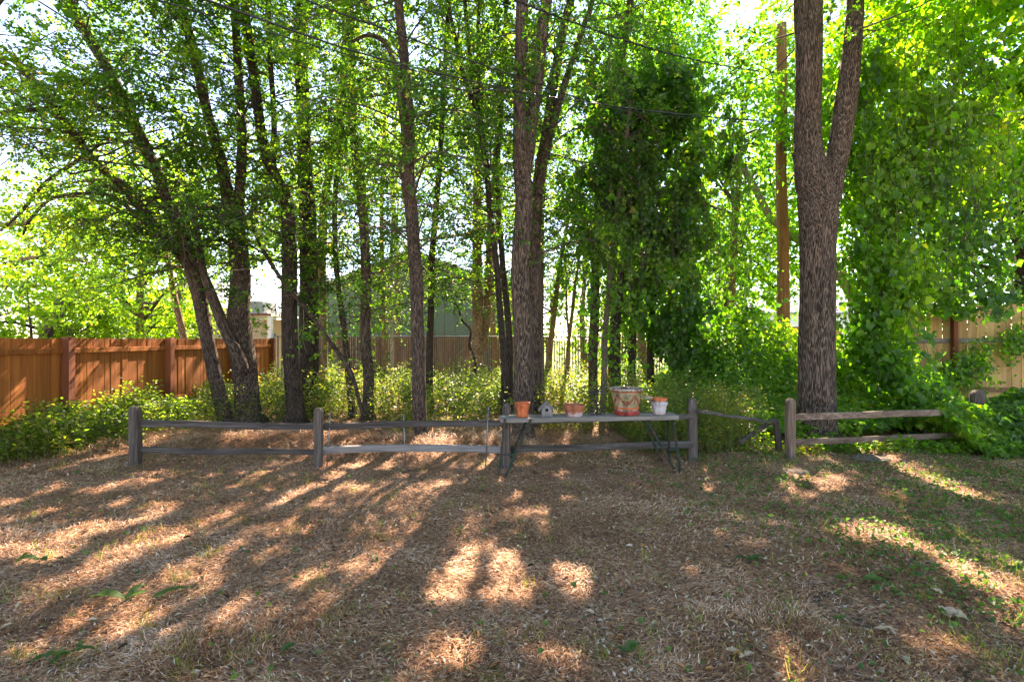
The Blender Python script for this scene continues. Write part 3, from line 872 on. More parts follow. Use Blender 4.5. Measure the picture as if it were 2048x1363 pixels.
tree('elm_tree', 'pale grey slim trunk leaning right between the iron scroll stand and the large planter', [(1206, 812, 13), (1208, 740, 12), (1211, 660, 12), (1217, 580, 11), (1224, 490, 10), (1235, 400, 9), (1250, 300, 8), (1262, 180, 8)], 11.4, mat='bark_greyish', group=GR, seed=22, n=14, ext=2.5, nbr=40, blen=(.6, 1.6), z0=3.4, z1=11)
VG = 'trunks inside the vine thicket'
for k, (rows, Y, lab) in enumerate([
        ([(1236, 812, 18), (1234, 740, 17), (1232, 650, 16), (1240, 560, 15), (1252, 470, 15), (1262, 380, 14), (1280, 300, 12)], 12.2, 'dark trunk straight behind the large planter, leftmost within the vines'),
        ([(1266, 806, 17), (1265, 720, 16), (1270, 620, 15), (1285, 520, 14), (1300, 420, 13), (1318, 320, 12)], 12.8, 'dark trunk in the vine thicket above the right rim of the large planter'),
        ([(1302, 800, 14), (1300, 700, 14), (1306, 600, 13), (1320, 500, 12), (1340, 400, 11)], 12.6, 'dark rightmost trunk in the vine thicket above the small stacked pots'),
        ([(1218, 770, 12), (1222, 700, 11), (1225, 600, 10), (1230, 500, 10), (1228, 400, 9)], 13.6, 'thin dark trunk deep in the vine thicket beside the grey slim trunk')]):
    tree('vine_covered_tree', lab, rows, Y, mat='bark_dark', group=VG, seed=30 + k, n=12, ext=1.0)
# the big forked trunk on the right
tree('elm_tree', 'biggest trunk, furrowed and forked at mid height, behind the right hand rails', [(1636, 890, 84), (1633, 860, 70), (1633, 800, 66), (1634, 700, 64), (1634, 600, 62), (1633, 500, 62), (1634, 440, 66), (1632, 400, 68), (1625, 360, 62), (1619, 312, 51), (1617, 250, 46), (1616, 180, 45), (1617, 80, 46), (1617, -5, 48)], 8.7,
     forks=[([(1646, 430, 42), (1655, 385, 44), (1666, 345, 41), (1675, 312, 38), (1685, 250, 37), (1694, 183, 36), (1703, 110, 33), (1707, 40, 30), (1709, -5, 28)], 8.75, .1)], mat='bark_near', group=GR, n=140, seed=40, step=.032, depth=.026, flare=.25,
     nbr=70, blen=(.8, 2.2), z0=6.5, z1=13, bias=(0, .3), ztop_big=8.5)
print("leaves", NL)

# trees farther back
FG = 'trees beyond the slatted fence'


def far_tree(label, x, y, h, r, zc, n, leaf, seed, mat='leaf_far', trunk_r=.16, bark='bark_brown', group=FG, name='broadleaf_tree', squash=.8, lobes=14, keep=False):
    """tree with limbs to each leaf cluster; clusters spread unevenly through the crown"""
    global NL
    rng = np.random.default_rng(seed)
    gz = float(gh(x, y))
    root = thing(name, label, 'tree', (x, y, gz), 0, group)
    top = np.array([x + rng.normal(0, .3), y + rng.normal(0, .3), zc + r * .5])
    P = np.array([[x, y, gz - .1], [x + rng.normal(0, .12), y, gz + zc * .35], [x + rng.normal(0, .3), y, zc * .8], top])
    me, S = trunk_mesh('trunk', P, [trunk_r, trunk_r * .8, trunk_r * .6, trunk_r * .25], M[bark], 12, .25, 0, .35, seed)
    obj('trunk', me, root)
    tb = Tubes(); cc = []
    for k in range(lobes):
        v = rng.normal(0, 1, 3); v /= np.linalg.norm(v); v *= rng.uniform(.45, 1.0) ** .6
        c = np.array([x + v[0] * r, y + v[1] * r, zc + v[2] * r * squash])
        cc.append((c, rng.uniform(.28, .5) * r))
        i = int(rng.uniform(.35, .95) * (len(S) - 1))
        p0 = S[i, :3]
        t = np.linspace(0, 1, 6)[:, None]
        tb.add(p0 + (c - p0) * t + np.array([0, 0, .3]) * np.sin(t * PI) * rng.uniform(-1, 1), np.linspace(trunk_r * .38, .012, 6), 5)
        for e in range(4):
            dd = rng.normal(0, .55, 3) * r * .35
            b0 = p0 + (c - p0) * rng.uniform(.5, 1)
            t = np.linspace(0, 1, 4)[:, None]
            tb.add(b0 + dd * t, np.linspace(.02, .006, 4), 3)
    o = obj('branchwork', tb.mesh('branchwork', M['twig']), root); o['kind'] = 'stuff'
    nspray = n // 24
    w = np.array([q[1] for q in cc]) ** 2; sel = rng.choice(len(cc), nspray, p=w / w.sum())
    cen = np.array([q[0] for q in cc])[sel]; rad = np.array([q[1] for q in cc])[sel]
    v = norm(rng.normal(0, 1, (nspray, 3))) * (rng.random((nspray, 1)) ** .45) * rad[:, None]
    v[:, 2] *= .7
    base = cen + v
    dr = v + rng.normal(0, .5, v.shape) * rad[:, None]; dr[:, 2] -= .25 * rad
    p, d, nn = place_sprays(base, dr, rng.uniform(.5, 1.0, nspray) * leaf * 13, rng)
    if True:
        kp = sun_keep(p, rng); p, d, nn = p[kp], d[kp], nn[kp]
    kp = p[:, 2] > .15; p, d, nn = p[kp], d[kp], nn[kp]
    nn = norm(nn + rng.normal(0, .4, nn.shape))
    L = leaf * 1.25 * rng.uniform(.7, 1.3, len(p))
    o = obj('crown', leaves_mesh('crown', p, d, nn, L, L * .8, np.clip(rng.normal(.5, .22, len(p)), 0, 1), M[mat]), root); o['kind'] = 'stuff'
    NL += len(p)
    return root


far_tree('bright light green tree filling the far left edge above the red fence', -19, 18.5, 6, 3.6, 3.6, 9000, .10, 201)
far_tree('low yellow green shrub tree showing over the red board fence at its middle', -15.2, 21, 4, 2.3, 2.2, 6000, .10, 202)
far_tree('round yellow green bush over the right end of the red board fence', -13.0, 22.5, 3.4, 1.7, 1.9, 3600, .09, 203)
far_tree('hedge like row of yellow green shrubs low behind the near end of the red fence', -13.5, 14.5, 3.2, 2.0, 2.0, 6500, .10, 231)
far_tree('feathery light tree above the middle of the red board fence', -12.6, 17.5, 7, 2.9, 5.0, 8500, .10, 232)
far_tree('light green bush just left of the pale neighbour house', -17.5, 26, 4.5, 2.4, 2.6, 4500, .13, 233)
far_tree('tall pale tree behind the red fence with long bare boughs', -24, 29, 14, 5.5, 9.0, 9000, .15, 204)
far_tree('tall green tree at the upper left beyond the leaning elms', -14.5, 22, 14, 3.4, 9.6, 5500, .11, 205)
far_tree('tall tree left of the green gabled building, beyond the slatted fence', -10.5, 24, 13, 3.3, 9.0, 6500, .12, 206)
far_tree('tall tree over the left roof slope of the green gabled building', -5.8, 26, 16, 4.2, 12.5, 9000, .12, 207)
far_tree('tall tree over the right roof slope of the green gabled building', -.8, 25, 16, 4.0, 11.6, 9000, .12, 208)
far_tree('low bright leafy tree between the building and the open slats', 1.9, 27, 6, 2.6, 3.3, 7000, .12, 234)
far_tree('yellow green tree low behind the grey slim trunk and iron scroll', 6.3, 27, 7, 3.0, 3.6, 7500, .12, 235)
far_tree('bright leafy tree filling the gap right of the vine thicket', 8.2, 20.5, 9, 3.0, 5.4, 10500, .12, 236, mat='maple')
far_tree('low thick bushes behind the open slats', 4.6, 24.5, 3, 2.2, 1.6, 5500, .11, 237)
far_tree('bright tree left of the utility pole, high in its gap of sky', 7.6, 18.0, 12, 2.6, 9.0, 8500, .11, 238, mat='maple')
far_tree('bright tree right of the green gabled building, behind the open slats', 3.6, 25, 12, 3.6, 7.0, 10000, .11, 209)
far_tree('glowing yellow green tree low behind the vine thicket and the open slats', 4.5, 30, 8, 3.6, 4.6, 7000, .12, 210)
far_tree('tall bright tree above the vine thicket with blue sky to its right', 5.0, 19.5, 14, 3.3, 11.5, 10000, .10, 211, mat='maple')
far_tree('sycamore behind the utility pole with light shining through its leaves', 10.3, 19.5, 12, 4.2, 7.6, 13500, .13, 212, mat='maple', bark='bark_pale')
far_tree('white barked tree in front of the pale neighbour house', 12.4, 28, 9, 3.8, 6.6, 9500, .14, 213, mat='maple', bark='bark_pale')
far_tree('large bright tree between the utility pole and the biggest trunk', 13.5, 23, 12, 3.8, 8.0, 9500, .13, 214, mat='maple')
far_tree('tall tree over the top of the utility pole, leaves lit from behind', 9.6, 16.5, 14, 2.9, 9.9, 9500, .10, 215, mat='maple')
far_tree('dense dark green tree behind the pale fence at the right edge', 13.5, 13.6, 10, 3.4, 4.9, 22000, .12, 216, mat='maple', trunk_r=.28, bark='bark_dark')
far_tree('broad tree at the top right corner above the pale fence', 12.0, 11.8, 12, 3.3, 8.2, 20000, .10, 217, mat='maple', trunk_r=.24, bark='bark_dark')
far_tree('light green tree right of the biggest trunk behind the hanging vines', 9.2, 13.0, 11, 2.5, 7.0, 14000, .09, 218, mat='maple', bark='bark_brown')
# canopy over the yard on the camera's side, mostly above the frame: added to shade the ground
OG = 'trees added to shade the yard'
far_tree('tree added for shade above the top left corner of the yard', -7.2, 5.0, 11, 3.0, 8.6, 10000, .13, 221, mat='leaf', keep=True, group=OG)
far_tree('tree added for shade above the top right corner of the yard', 8.8, 6.2, 11, 3.0, 9.0, 10000, .13, 222, mat='maple', keep=True, group=OG)
print("leaves", NL)
# ------------------------------------------------------------ leaning dead stems and the sycamore bough
def stem_thing(name, label, cat, rows, Y, dY, mat, n=10, group=None, twigs=0, seed=0):
    P, rd = px_line(rows, Y, dY)
    root = thing(name, label, cat, P[0], 0, group)
    me, S = trunk_mesh('stem', P, rd, M[mat], n, .08, 0, 0, seed)
    obj('stem', me, root)
    if twigs:
        rng = np.random.default_rng(seed); tb = Tubes()
        for k in range(twigs):
            i = rng.integers(len(S)); dd = rng.normal(0, .5, 3); t = np.linspace(0, 1, 5)[:, None]
            tb.add(S[i, :3] + dd * t * .8 + rng.normal(0, .04, (5, 3)) * t, np.linspace(.008, .002, 5), 3)
        o = obj('branchwork', tb.mesh('branchwork', M['dead_twig']), root); o['kind'] = 'stuff'
    return root


stem_thing('dead_stem', 'dead brown stem slanting down to the right across the dark pair of elms', 'branch', [(727, 842, 6), (716, 790, 8), (700, 742, 9), (668, 694, 9), (636, 648, 9), (590, 592, 9), (553, 545, 8), (515, 480, 7), (503, 440, 5), (505, 400, 3)], 10.1, .4, 'bark', seed=51, twigs=26)
stem_thing('dead_stem', 'thin forked snag poking up before the slatted fence left of the orange brown trunk', 'branch', [(950, 755, 6), (948, 715, 5), (938, 690, 5), (941, 660, 4), (924, 640, 4), (915, 612, 3), (896, 600, 2)], 13.5, 0, 'bark_dark', seed=52, twigs=60)
stem_thing('leaning_bough', 'pale sycamore bough arching left behind the utility pole', 'branch', [(1765, 700, 24), (1700, 580, 24), (1660, 520, 21), (1600, 480, 18), (1545, 440, 15), (1515, 385, 14), (1490, 345, 13), (1455, 305, 10), (1400, 290, 6)], 17.5, 0, 'bark_pale', seed=53, twigs=20)
stem_thing('leaning_bough', 'thick pale brown trunk leaning right above the pale board fence', 'branch', [(1880, 640, 30), (1905, 570, 30), (1930, 510, 27), (1955, 440, 22), (1990, 370, 18)], 12.2, .6, 'bark_brown', seed=54, n=14)
for k, (rows, lab) in enumerate([
        ([(45, 470, 4), (60, 440, 6), (110, 395, 6), (205, 388, 7), (250, 410, 8), (300, 455, 9)], 'long drooping bough reaching left from the leaning elm'),
        ([(0, 226, 9), (50, 222, 9), (110, 216, 8), (160, 212, 5)], 'bare grey bough crossing the left edge high above the fence'),
        ([(0, 462, 5), (40, 425, 6), (90, 365, 7), (150, 325, 7), (200, 290, 5)], 'dark leafy bough rising to the right at the left edge'),
        ([(0, 450, 10), (50, 446, 10), (110, 436, 8), (190, 440, 4)], 'brown horizontal bough far left under the leaves'),
        ([(20, 525, 6), (70, 515, 8), (140, 520, 6), (200, 528, 3)], 'lower brown bough far left above the red fence')]):
    stem_thing('bough', lab, 'branch', rows, 9.0 if k < 3 else 15.0, .4, 'bark' if k < 3 else 'bark_brown', 8, seed=60 + k, twigs=16 if k in (0, 3, 4) else 8)

# ------------------------------------------------------------ vines
def shell_points(ells, n, rng):
    """points on the outside of a union of ellipsoids, with outward normals"""
    w = np.array([e[3] * e[5] + e[3] * e[4] for e in ells]); sel = rng.choice(len(ells), n, p=w / w.sum())
    E = np.array(ells)[sel]
    v = norm(rng.normal(0, 1, (n, 3)))
    lump = 1 + .75 * (fbm(v[:, 0] * 2.2 + E[:, 0] * 3 + 9, v[:, 2] * 2.2 + E[:, 2] * 3 + v[:, 1] * 2 + 9) - .5) + rng.normal(0, .11, n)
    P = E[:, :3] + v * E[:, 3:6] * lump[:, None]
    nr = norm(v / E[:, 3:6])
    keep = np.ones(n, bool)
    for e in ells:      # drop what lies well inside another lobe
        q = (((P - e[:3]) / np.array(e[3:6])) ** 2).sum(1)
        keep &= q > .40
    return P[keep], nr[keep]


def vine_leaves(name, parent, P, nr, rng, leaf, mat='ivy', shape='kite', sunk=True, hang=.75):
    d = np.column_stack([rng.normal(0, .45, len(P)), rng.normal(0, .45, len(P)), -np.ones(len(P)) * hang]) + nr * .25
    n = norm(nr + rng.normal(0, .38, P.shape) + np.array([0, 0, .25]))
    P = P + rng.normal(0, .05, P.shape)
    kp = P[:, 2] > gh(P[:, 0], P[:, 1]) + .01
    if sunk: kp &= sun_keep(P, rng)
    P, d, n = P[kp], d[kp], n[kp]
    L = leaf * np.clip(np.exp(rng.normal(-.12, .38, len(P))), .35, 1.7)
    o = obj(name, leaves_mesh(name, P, d, n, L, L * .9, np.clip(.42 + rng.normal(0, .18, len(P)) + (fbm(P[:, 0] * 1.6 + 5, P[:, 2] * 1.6 + P[:, 1], 2) - .5) * 1.0, 0, 1), M[mat], shape), parent)
    o['kind'] = 'stuff'
    return len(P)


def E_px(px, py, Y, rx, ry, rz):
    """ellipsoid: centre pixel and distance; rx, rz in photo pixels, ry in metres"""
    c = W(px, py, Y)
    return (c[0], c[1], c[2], rx / FPX * Y, ry, rz / FPX * Y)


def hang_strings(P0, rng, lmin, lmax, per=9, mat='ivy', leaf=.07):
    """hanging vine strands: woody line with leaves along it"""
    tb = Tubes(); LP = []; 
    for p in P0:
        L = rng.uniform(lmin, lmax); t = np.linspace(0, 1, 7)[:, None]
        a = rng.normal(0, .12, 3); a[2] = 0
        P = p + np.array([0, 0, -1.0]) * L * t + a * np.sin(t * PI * rng.uniform(.5, 2)) * L
        if p[0] > 7.0: P[:, 2] = np.maximum(P[:, 2], 2.35 + rng.normal(0, .15))
        P[:, 2] = np.maximum(P[:, 2], gh(P[:, 0], P[:, 1]) + .03)
        tb.add(P, .004, 3)
        k = int(L * per); u = rng.random(k) * 6; i = np.minimum(u.astype(int), 5); f = (u - i)[:, None]
        LP.append(P[i] * (1 - f) + P[i + 1] * f + rng.normal(0, .035, (k, 3)))
    return tb, np.concatenate(LP)


rng = np.random.default_rng(77)
# thicket in the middle right: a mushroom of vine over the dark trunks
ELL = []
_r = np.random.default_rng(909)
while len(ELL) < 46:
    px = _r.uniform(1120, 1560); py = _r.uniform(190, 770)
    if py < 400: ok = abs(px - 1300) < 150 * (1 - .3 * (py < 230)) and (px > 1190 or py > 240)
    elif py < 560: ok = 1215 < px < 1420 + (py - 400) * .1
    else: ok = 1270 + (py > 700) * 60 < px < 1400 + (py - 560) * .75
    if not ok: continue
    k = _r.uniform(24, 52)
    ELL.append(E_px(px, py, 12.0 + _r.uniform(-.5, .6), k * _r.uniform(.8, 1.3), _r.uniform(.35, .7), k * _r.uniform(.8, 1.6)))
NE = len(ELL)
ELL += [E_px(1265, 100, 13, 42, .7, 95), E_px(1345, 50, 13.4, 52, .9, 125), E_px(1410, 150, 13.4, 38, .8, 95), E_px(1320, 150, 12.8, 40, .7, 60), E_px(1220, 60, 13.2, 40, .7, 80)]
c = W(1320, 780, 12.2)
thicket = thing('vine_thicket', 'mushroom shaped mass of vines smothering dark trunks right of the thick middle elm', 'vine', (c[0], c[1], float(gh(c[0], c[1]))))
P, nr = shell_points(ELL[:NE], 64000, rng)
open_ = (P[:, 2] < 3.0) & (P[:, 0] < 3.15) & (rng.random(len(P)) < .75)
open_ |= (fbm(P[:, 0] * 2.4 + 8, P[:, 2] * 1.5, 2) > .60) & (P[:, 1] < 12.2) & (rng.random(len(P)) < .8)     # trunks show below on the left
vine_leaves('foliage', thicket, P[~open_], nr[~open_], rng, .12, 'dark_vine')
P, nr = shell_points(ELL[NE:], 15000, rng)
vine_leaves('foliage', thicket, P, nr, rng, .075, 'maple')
st = np.column_stack([rng.uniform(1.4, 5.6, 420), rng.uniform(11.0, 12.4, 420), rng.uniform(3.4, 7.0, 420)])
tb, lp = hang_strings(st, rng, .8, 3.4)
o = obj('vine_stem', tb.mesh('vine_stem', M['twig']), thicket); o['kind'] = 'stuff'
vine_leaves('foliage', thicket, lp, norm(rng.normal(0, .4, lp.shape) + [0, -1, .2]), rng, .095, 'maple')

# curtain over the trees right of the biggest trunk
ELL = [E_px(1730, 80, 9.6, 70, .7, 110), E_px(1820, 60, 10, 80, .9, 120), E_px(1740, 230, 9.4, 60, .6, 110), E_px(1830, 200, 9.8, 80, .8, 110), E_px(1920, 120, 10, 80, 1.0, 130), E_px(2010, 60, 10, 80, 1.0, 120),
       E_px(1755, 390, 9.4, 52, .55, 90), E_px(1840, 350, 9.8, 62, .7, 80), E_px(1930, 290, 10.2, 70, .8, 90), E_px(2030, 250, 10.2, 70, .8, 110), E_px(1765, 520, 9.3, 48, .5, 75), E_px(1960, 400, 10.8, 80, .7, 62), E_px(2060, 380, 10.8, 60, .7, 80)]
c = W(1740, 860, 9.4)
curtain = thing('vine_curtain', 'tall curtain of hanging vines right of the biggest trunk', 'vine', (c[0], c[1], float(gh(c[0], c[1]))))
P, nr = shell_points(ELL, 50000, rng)
hole = fbm(P[:, 0] * 2.6 + 3, P[:, 2] * 1.2, 2) > .455
hole &= rng.random(len(P)) < .93
vine_leaves('foliage', curtain, P[~hole], nr[~hole], rng, .105, 'ivy')
st = np.column_stack([rng.uniform(6.2, 8.6, 330), rng.uniform(8.6, 9.8, 330), rng.uniform(3.0, 7.6, 330)])
tb, lp = hang_strings(st, rng, .7, 3.2, 11)
o = obj('vine_stem', tb.mesh('vine_stem', M['twig']), curtain); o['kind'] = 'stuff'
vine_leaves('foliage', curtain, lp, norm(rng.normal(0, .4, lp.shape) + [0, -1, .2]), rng, .10, 'maple', 'heart', sunk=False)
# column of sunlit vines dropping to the ground
n_ = 7500
zz = rng.random(n_) * 3.3
cx_ = 6.75 + .35 * (zz < 1.6) * (1.6 - zz) + rng.normal(0, .28, n_) + .18 * np.sin(zz * 3); cy_ = 9.3 + rng.normal(0, .28, n_)
P = np.column_stack([cx_, cy_, zz])
vine_leaves('foliage', curtain, P, norm(rng.normal(0, .5, P.shape) + [0, -.6, .5]), rng, .095, 'maple', 'heart', sunk=False)

# vines over the ground and the rails on the right
def bank(x, y):
    """height of the top of the ivy on the right"""
    h = 1.45 * np.exp(-((x - 5.0) / 1.5) ** 2 - ((y - 12.2) / 2.3) ** 2) + .75 * sstep(3.6, 6.5, x) * sstep(8.8, 11.5, y) * (1 - sstep(15, 18, y))
    h = h + .74 * np.exp(-((x - 8.2) / 1.5) ** 2 - ((y - 8.1) / .85) ** 2) + .35 * np.exp(-((x - 6.6) / .9) ** 2 - ((y - 8.0) / .5) ** 2)
    h = h + .30 * sstep(2.0, 3.4, x) * sstep(7.9, 9.2, y) * (1 - sstep(11, 13, y))
    h = h * (1 - .9 * sstep(8.3, 9.3, x) * sstep(8.6, 9.3, y))
    return h * (.65 + .7 * fbm(x * 1.7, y * 1.7, 3))


n_ = 125000
x_ = rng.uniform(1.9, 13.5, n_); y_ = 7.2 + 11.5 * rng.random(n_) ** 1.35
h_ = bank(x_, y_)
pr = np.clip(h_ / .16, 0, 1) * np.clip(1.6 - y_ / 12, .35, 1) * (x_ < y_ * 1.08)
pr = pr * ~((x_ < 6.7) & (y_ < 8.5))
kp = rng.random(n_) < pr
x_, y_, h_ = x_[kp], y_[kp], h_[kp]
e = .08
nr = norm(np.column_stack([-(bank(x_ + e, y_) - h_) / e, -(bank(x_, y_ + e) - h_) / e, np.ones(len(x_))]))
P = np.column_stack([x_, y_, gh(x_, y_) + h_ * (1 - .45 * rng.random(len(x_)) ** 2)])
bank_o = thing('ivy_bank', 'bank of ivy spreading over the ground between the pole, the rails and the pale fence', 'ivy', (6.5, 9.5, float(gh(6.5, 9.5))))
near = P[:, 1] < 11.5
def bank_leaves(sel, mat):
    Q, m = P[sel], nr[sel]
    d = np.column_stack([rng.normal(0, .7, len(Q)), -.5 + rng.normal(0, .5, len(Q)), -.5 + rng.normal(0, .25, len(Q))])
    nn = norm(m + rng.normal(0, .33, Q.shape) + [0, -.25, 0])
    kk = np.ones(len(Q), bool)
    L = (np.where(Q[:, 1] < 10, .108, .085) * rng.uniform(.5, 1.35, len(Q)))[kk]
    o = obj('foliage', leaves_mesh('foliage', Q[kk], d[kk], nn[kk], L, L * .95, np.clip(.5 + rng.normal(0, .2, len(L)) + (fbm(Q[:, 0] * 1.3 + 5, Q[:, 1] * 1.3, 2) - .5) * 1.0, 0, 1), M[mat], 'heart' if mat == 'maple' else 'kite'), bank_o)
    o['kind'] = 'stuff'
u_ = rng.random(len(P))
bank_leaves(u_ < .62, 'ivy'); bank_leaves(u_ >= .62, 'maple')
# vine trailing over the pale fence
rows = [(2060, 650), (1995, 682), (1935, 712), (1885, 750), (1850, 800), (1820, 825)]
P = []
for (a_, b_) in zip(rows[:-1], rows[1:]):
    for k in range(800):
        t = rng.random(); c_ = W(a_[0] + (b_[0] - a_[0]) * t, a_[1] + (b_[1] - a_[1]) * t + rng.normal(0, 16) + abs(rng.normal(0, 26)), 9.75 + rng.normal(0, .08))
        P.append(c_)
P = np.array(P)
vine_leaves('foliage', bank_o, P, norm(rng.normal(0, .4, P.shape) + [0, -1, .3]), rng, .065)
print("vines done")

# ------------------------------------------------------------ weeds
def weed_field(label, name, n, sampler, hmin, hmax, per, leaf, mat, rng, shape='kite', cat='undergrowth', stalk=True, stick=.35):
    x, y = sampler(n)
    z = gh(x, y)
    tb = Tubes(); LP = []; D = []; N = []
    hh = rng.uniform(hmin, hmax, len(x)) * (.1 + 1.7 * fbm(x * 1.1 + 30, y * 1.1, 2))
    for i in range(len(x)):
        h = hh[i]; t = np.linspace(0, 1, 4)[:, None]
        ln = rng.normal(0, .22, 3); ln[2] = 0
        p = np.array([x[i], y[i], z[i]]) + np.array([0, 0, h]) * t + ln * h * t ** 1.5
        if stalk: tb.add(p, np.linspace(.004, .0015, 4), 3)
        k = max(3, int(per * h)); u = rng.random(k) ** .8 * 3; a_ = np.minimum(u.astype(int), 2); f = (u - a_)[:, None]
        q = p[a_] * (1 - f) + p[a_ + 1] * f
        dd = rng.normal(0, 1, (k, 3)); dd[:, 2] = rng.uniform(-.5, .6, k)
        dd = norm(dd)
        LP.append(q + dd * rng.uniform(.01, max(.012, stick * h * .35), (k, 1))); D.append(dd)
        N.append(np.column_stack([rng.normal(0, .5, (k, 2)), np.ones(k)]))
    LP = np.concatenate(LP); D = np.concatenate(D); N = norm(np.concatenate(N))
    L = leaf * rng.uniform(.6, 1.4, len(LP))
    root = thing(name, label, cat, (float(np.mean(x)), float(np.mean(y)), 0))
    root['kind'] = 'stuff'
    o = obj('foliage', leaves_mesh('foliage', LP, D, N, L, L * (.6 if shape == 'kite' else .95), np.clip(.47 + rng.normal(0, .2, len(LP)) + (fbm(LP[:, 0] * 1.4 + 60, LP[:, 1] * 1.4, 2) - .5) * 1.1, 0, 1), M[mat], shape), root); o['kind'] = 'stuff'
    if stalk:
        o = obj('stalk', tb.mesh('stalk', M['straw_stem']), root); o['kind'] = 'stuff'


M['straw_stem'] = plain('green_brown_stalk', (.16, .13, .06), .8, 0, .4, 20)


def behind_rails(n):
    x = rng.uniform(-6.4, 4.2, n * 3); y = rng.uniform(8.9, 16.5, n * 3)
    k = (fbm(x * .9, y * .9 + 4, 2) > .42) & (y > 9.3 + .5 * np.sin(x * 1.3) + 1.0 * (x < -2.2) - .9 * (x > .6)) & (np.abs(x) < y)
    return x[k][:n], y[k][:n]


def under_fence(n):
    y = rng.uniform(6.4, 15.5, n * 2); x = -7.75 + np.abs(rng.normal(0, .75, n * 2)) * (1.3 - y / 26)
    k = (x < -5.2) & (y > 6.6 + (x + 7.7) * .5) & (x > -y * 1.05)
    return x[k][:n], y[k][:n]


def gate_patch(n):
    x = rng.uniform(1.9, 3.65, n * 2); y = rng.uniform(7.45, 9.6, n * 2)
    return x[:n], y[:n]


weed_field('sunlit yellow green weeds standing under the grove between the rails and the slatted fence', 'weed_patch', 2900, behind_rails, .18, .85, 44, .066, 'weed', rng)
weed_field('low bramble and leafy weeds along the foot of the red board fence', 'bramble_patch', 1500, under_fence, .16, .60, 60, .07, 'weed', rng, 'kite')
weed_field('tangled weeds filling the gap behind the table and the broken rails', 'weed_patch', 900, gate_patch, .3, .85, 48, .045, 'weed', rng)
weed_field('green clover and ivy shoots under the rails by the biggest trunk', 'clover_patch', 380, lambda n: (2.6 + 5.6 * rng.random(n) ** .6, rng.uniform(7.5, 8.4, n)), .04, .17, 80, .05, 'ivy', rng, 'heart')
print("weeds done")
# ------------------------------------------------------------ board fences
def board_mesh(w, h, t, mat, rng, dog=0.0, notch=0.0):
    """one upright board standing on z = 0, face toward -Y; corners clipped when dog > 0"""
    me = bpy.data.meshes.new('board')
    a, b = w / 2, t / 2
    dx = rng.normal(0, .003)
    if dog:
        out = [(-a, 0), (a, 0), (a + dx, h - dog), (a - dog + dx, h), (-a + dog + dx, h), (-a + dx, h - dog)]
    else:
        out = [(-a, 0), (a, 0), (a + dx, h), (-a + dx, h)]
    n = len(out)
    V = [(x, -b, z) for x, z in out] + [(x, b, z) for x, z in out]
    F = [list(range(n)), [n + i for i in range(n)][::-1]] + [[i, n + i, n + (i + 1) % n, (i + 1) % n] for i in range(n)]
    me.from_pydata(V, [], F)
    bm = bmesh.new(); bm.from_mesh(me); bmesh.ops.recalc_face_normals(bm, faces=bm.faces); bm.to_mesh(me); bm.free()
    me.materials.append(mat)
    return me


rng = np.random.default_rng(5)
# left fence: runs straight away from the camera at x = -7.8, boards behind the rails
red = thing('board_fence', 'reddish brown stained board fence along the left side of the yard', 'fence', (FENCE_X, 11, 0))
red_boards = [board_mesh(.139, 1.0, .018, M['cedar'], rng) for k in range(5)]
y = 5.2
while y < 16.8:
    o = bpy.data.objects.new('board', red_boards[rng.integers(5)]); C.objects.link(o); o.parent = red
    top = 1.715 + rng.normal(0, .003)
    zz0 = float(gh(FENCE_X, y)) + .02
    o.location = (-.035 + rng.normal(0, .0035), y - 11, zz0)
    o.scale = (1, 1, top - zz0); o.rotation_euler = (rng.normal(0, .002), 0, R(90) + rng.normal(0, .012))
    y += .143
posts_y = [7.15, 8.95, 11.6, 14.2, 16.6]
for k, py_ in enumerate(posts_y):
    m = MB(); m.box((FENCE_X - .02, py_ - .07, -.02), (FENCE_X + .11, py_ + .07, 1.74)); m.build('post', M['redwood'], red, bevel=.006)
ed = [5.2] + posts_y
for k in range(len(ed) - 1):
    for zc in (1.50, .35):
        m = MB(); m.box((FENCE_X - .022, ed[k] + .073, zc - .045), (FENCE_X + .025, ed[k + 1] - .073, zc + .045)); m.build('rail', M['cedar_y'] if 'cedar_y' in M else M['cedar'], red, bevel=.004)

# pale fence on the right
pale = thing('board_fence', 'pale unstained board fence with dog eared tops on the right, one dark post', 'fence', (9.4, 9.9, 0))
pm = [board_mesh(.138, 1.0, .018, M['pine'], rng, .012) for k in range(6)]
A0 = W(1795, 0, 10.45); A1 = W(2100, 0, 9.75)
dirv = (A1 - A0)[:2]; Lf = np.linalg.norm(dirv); dirv /= Lf; rz_ = math.atan2(dirv[1], dirv[0])
s = 0.0; k = 0
while s < Lf:
    p = A0[:2] + dirv * s
    o = bpy.data.objects.new('board', pm[rng.integers(6)]); C.objects.link(o); o.parent = pale
    top = 2.30 + .10 * s / Lf + rng.normal(0, .014); z0 = 1.66
    z0 = .42
    o.location = (p[0] - 9.4 + dirv[1] * -.03, p[1] - 9.9 + .03, z0); o.scale = (1, 1, top - z0)
    o.rotation_euler = (rng.normal(0, .004), rng.normal(0, .006), rz_ + rng.normal(0, .01))
    s += .1405 + (rng.random() < .1) * .006; k += 1
nrm_ = np.array([dirv[1], -dirv[0]])


def on_pale(s_, off, z):
    p = A0[:2] + dirv * s_ + nrm_ * off
    return (p[0], p[1], z)


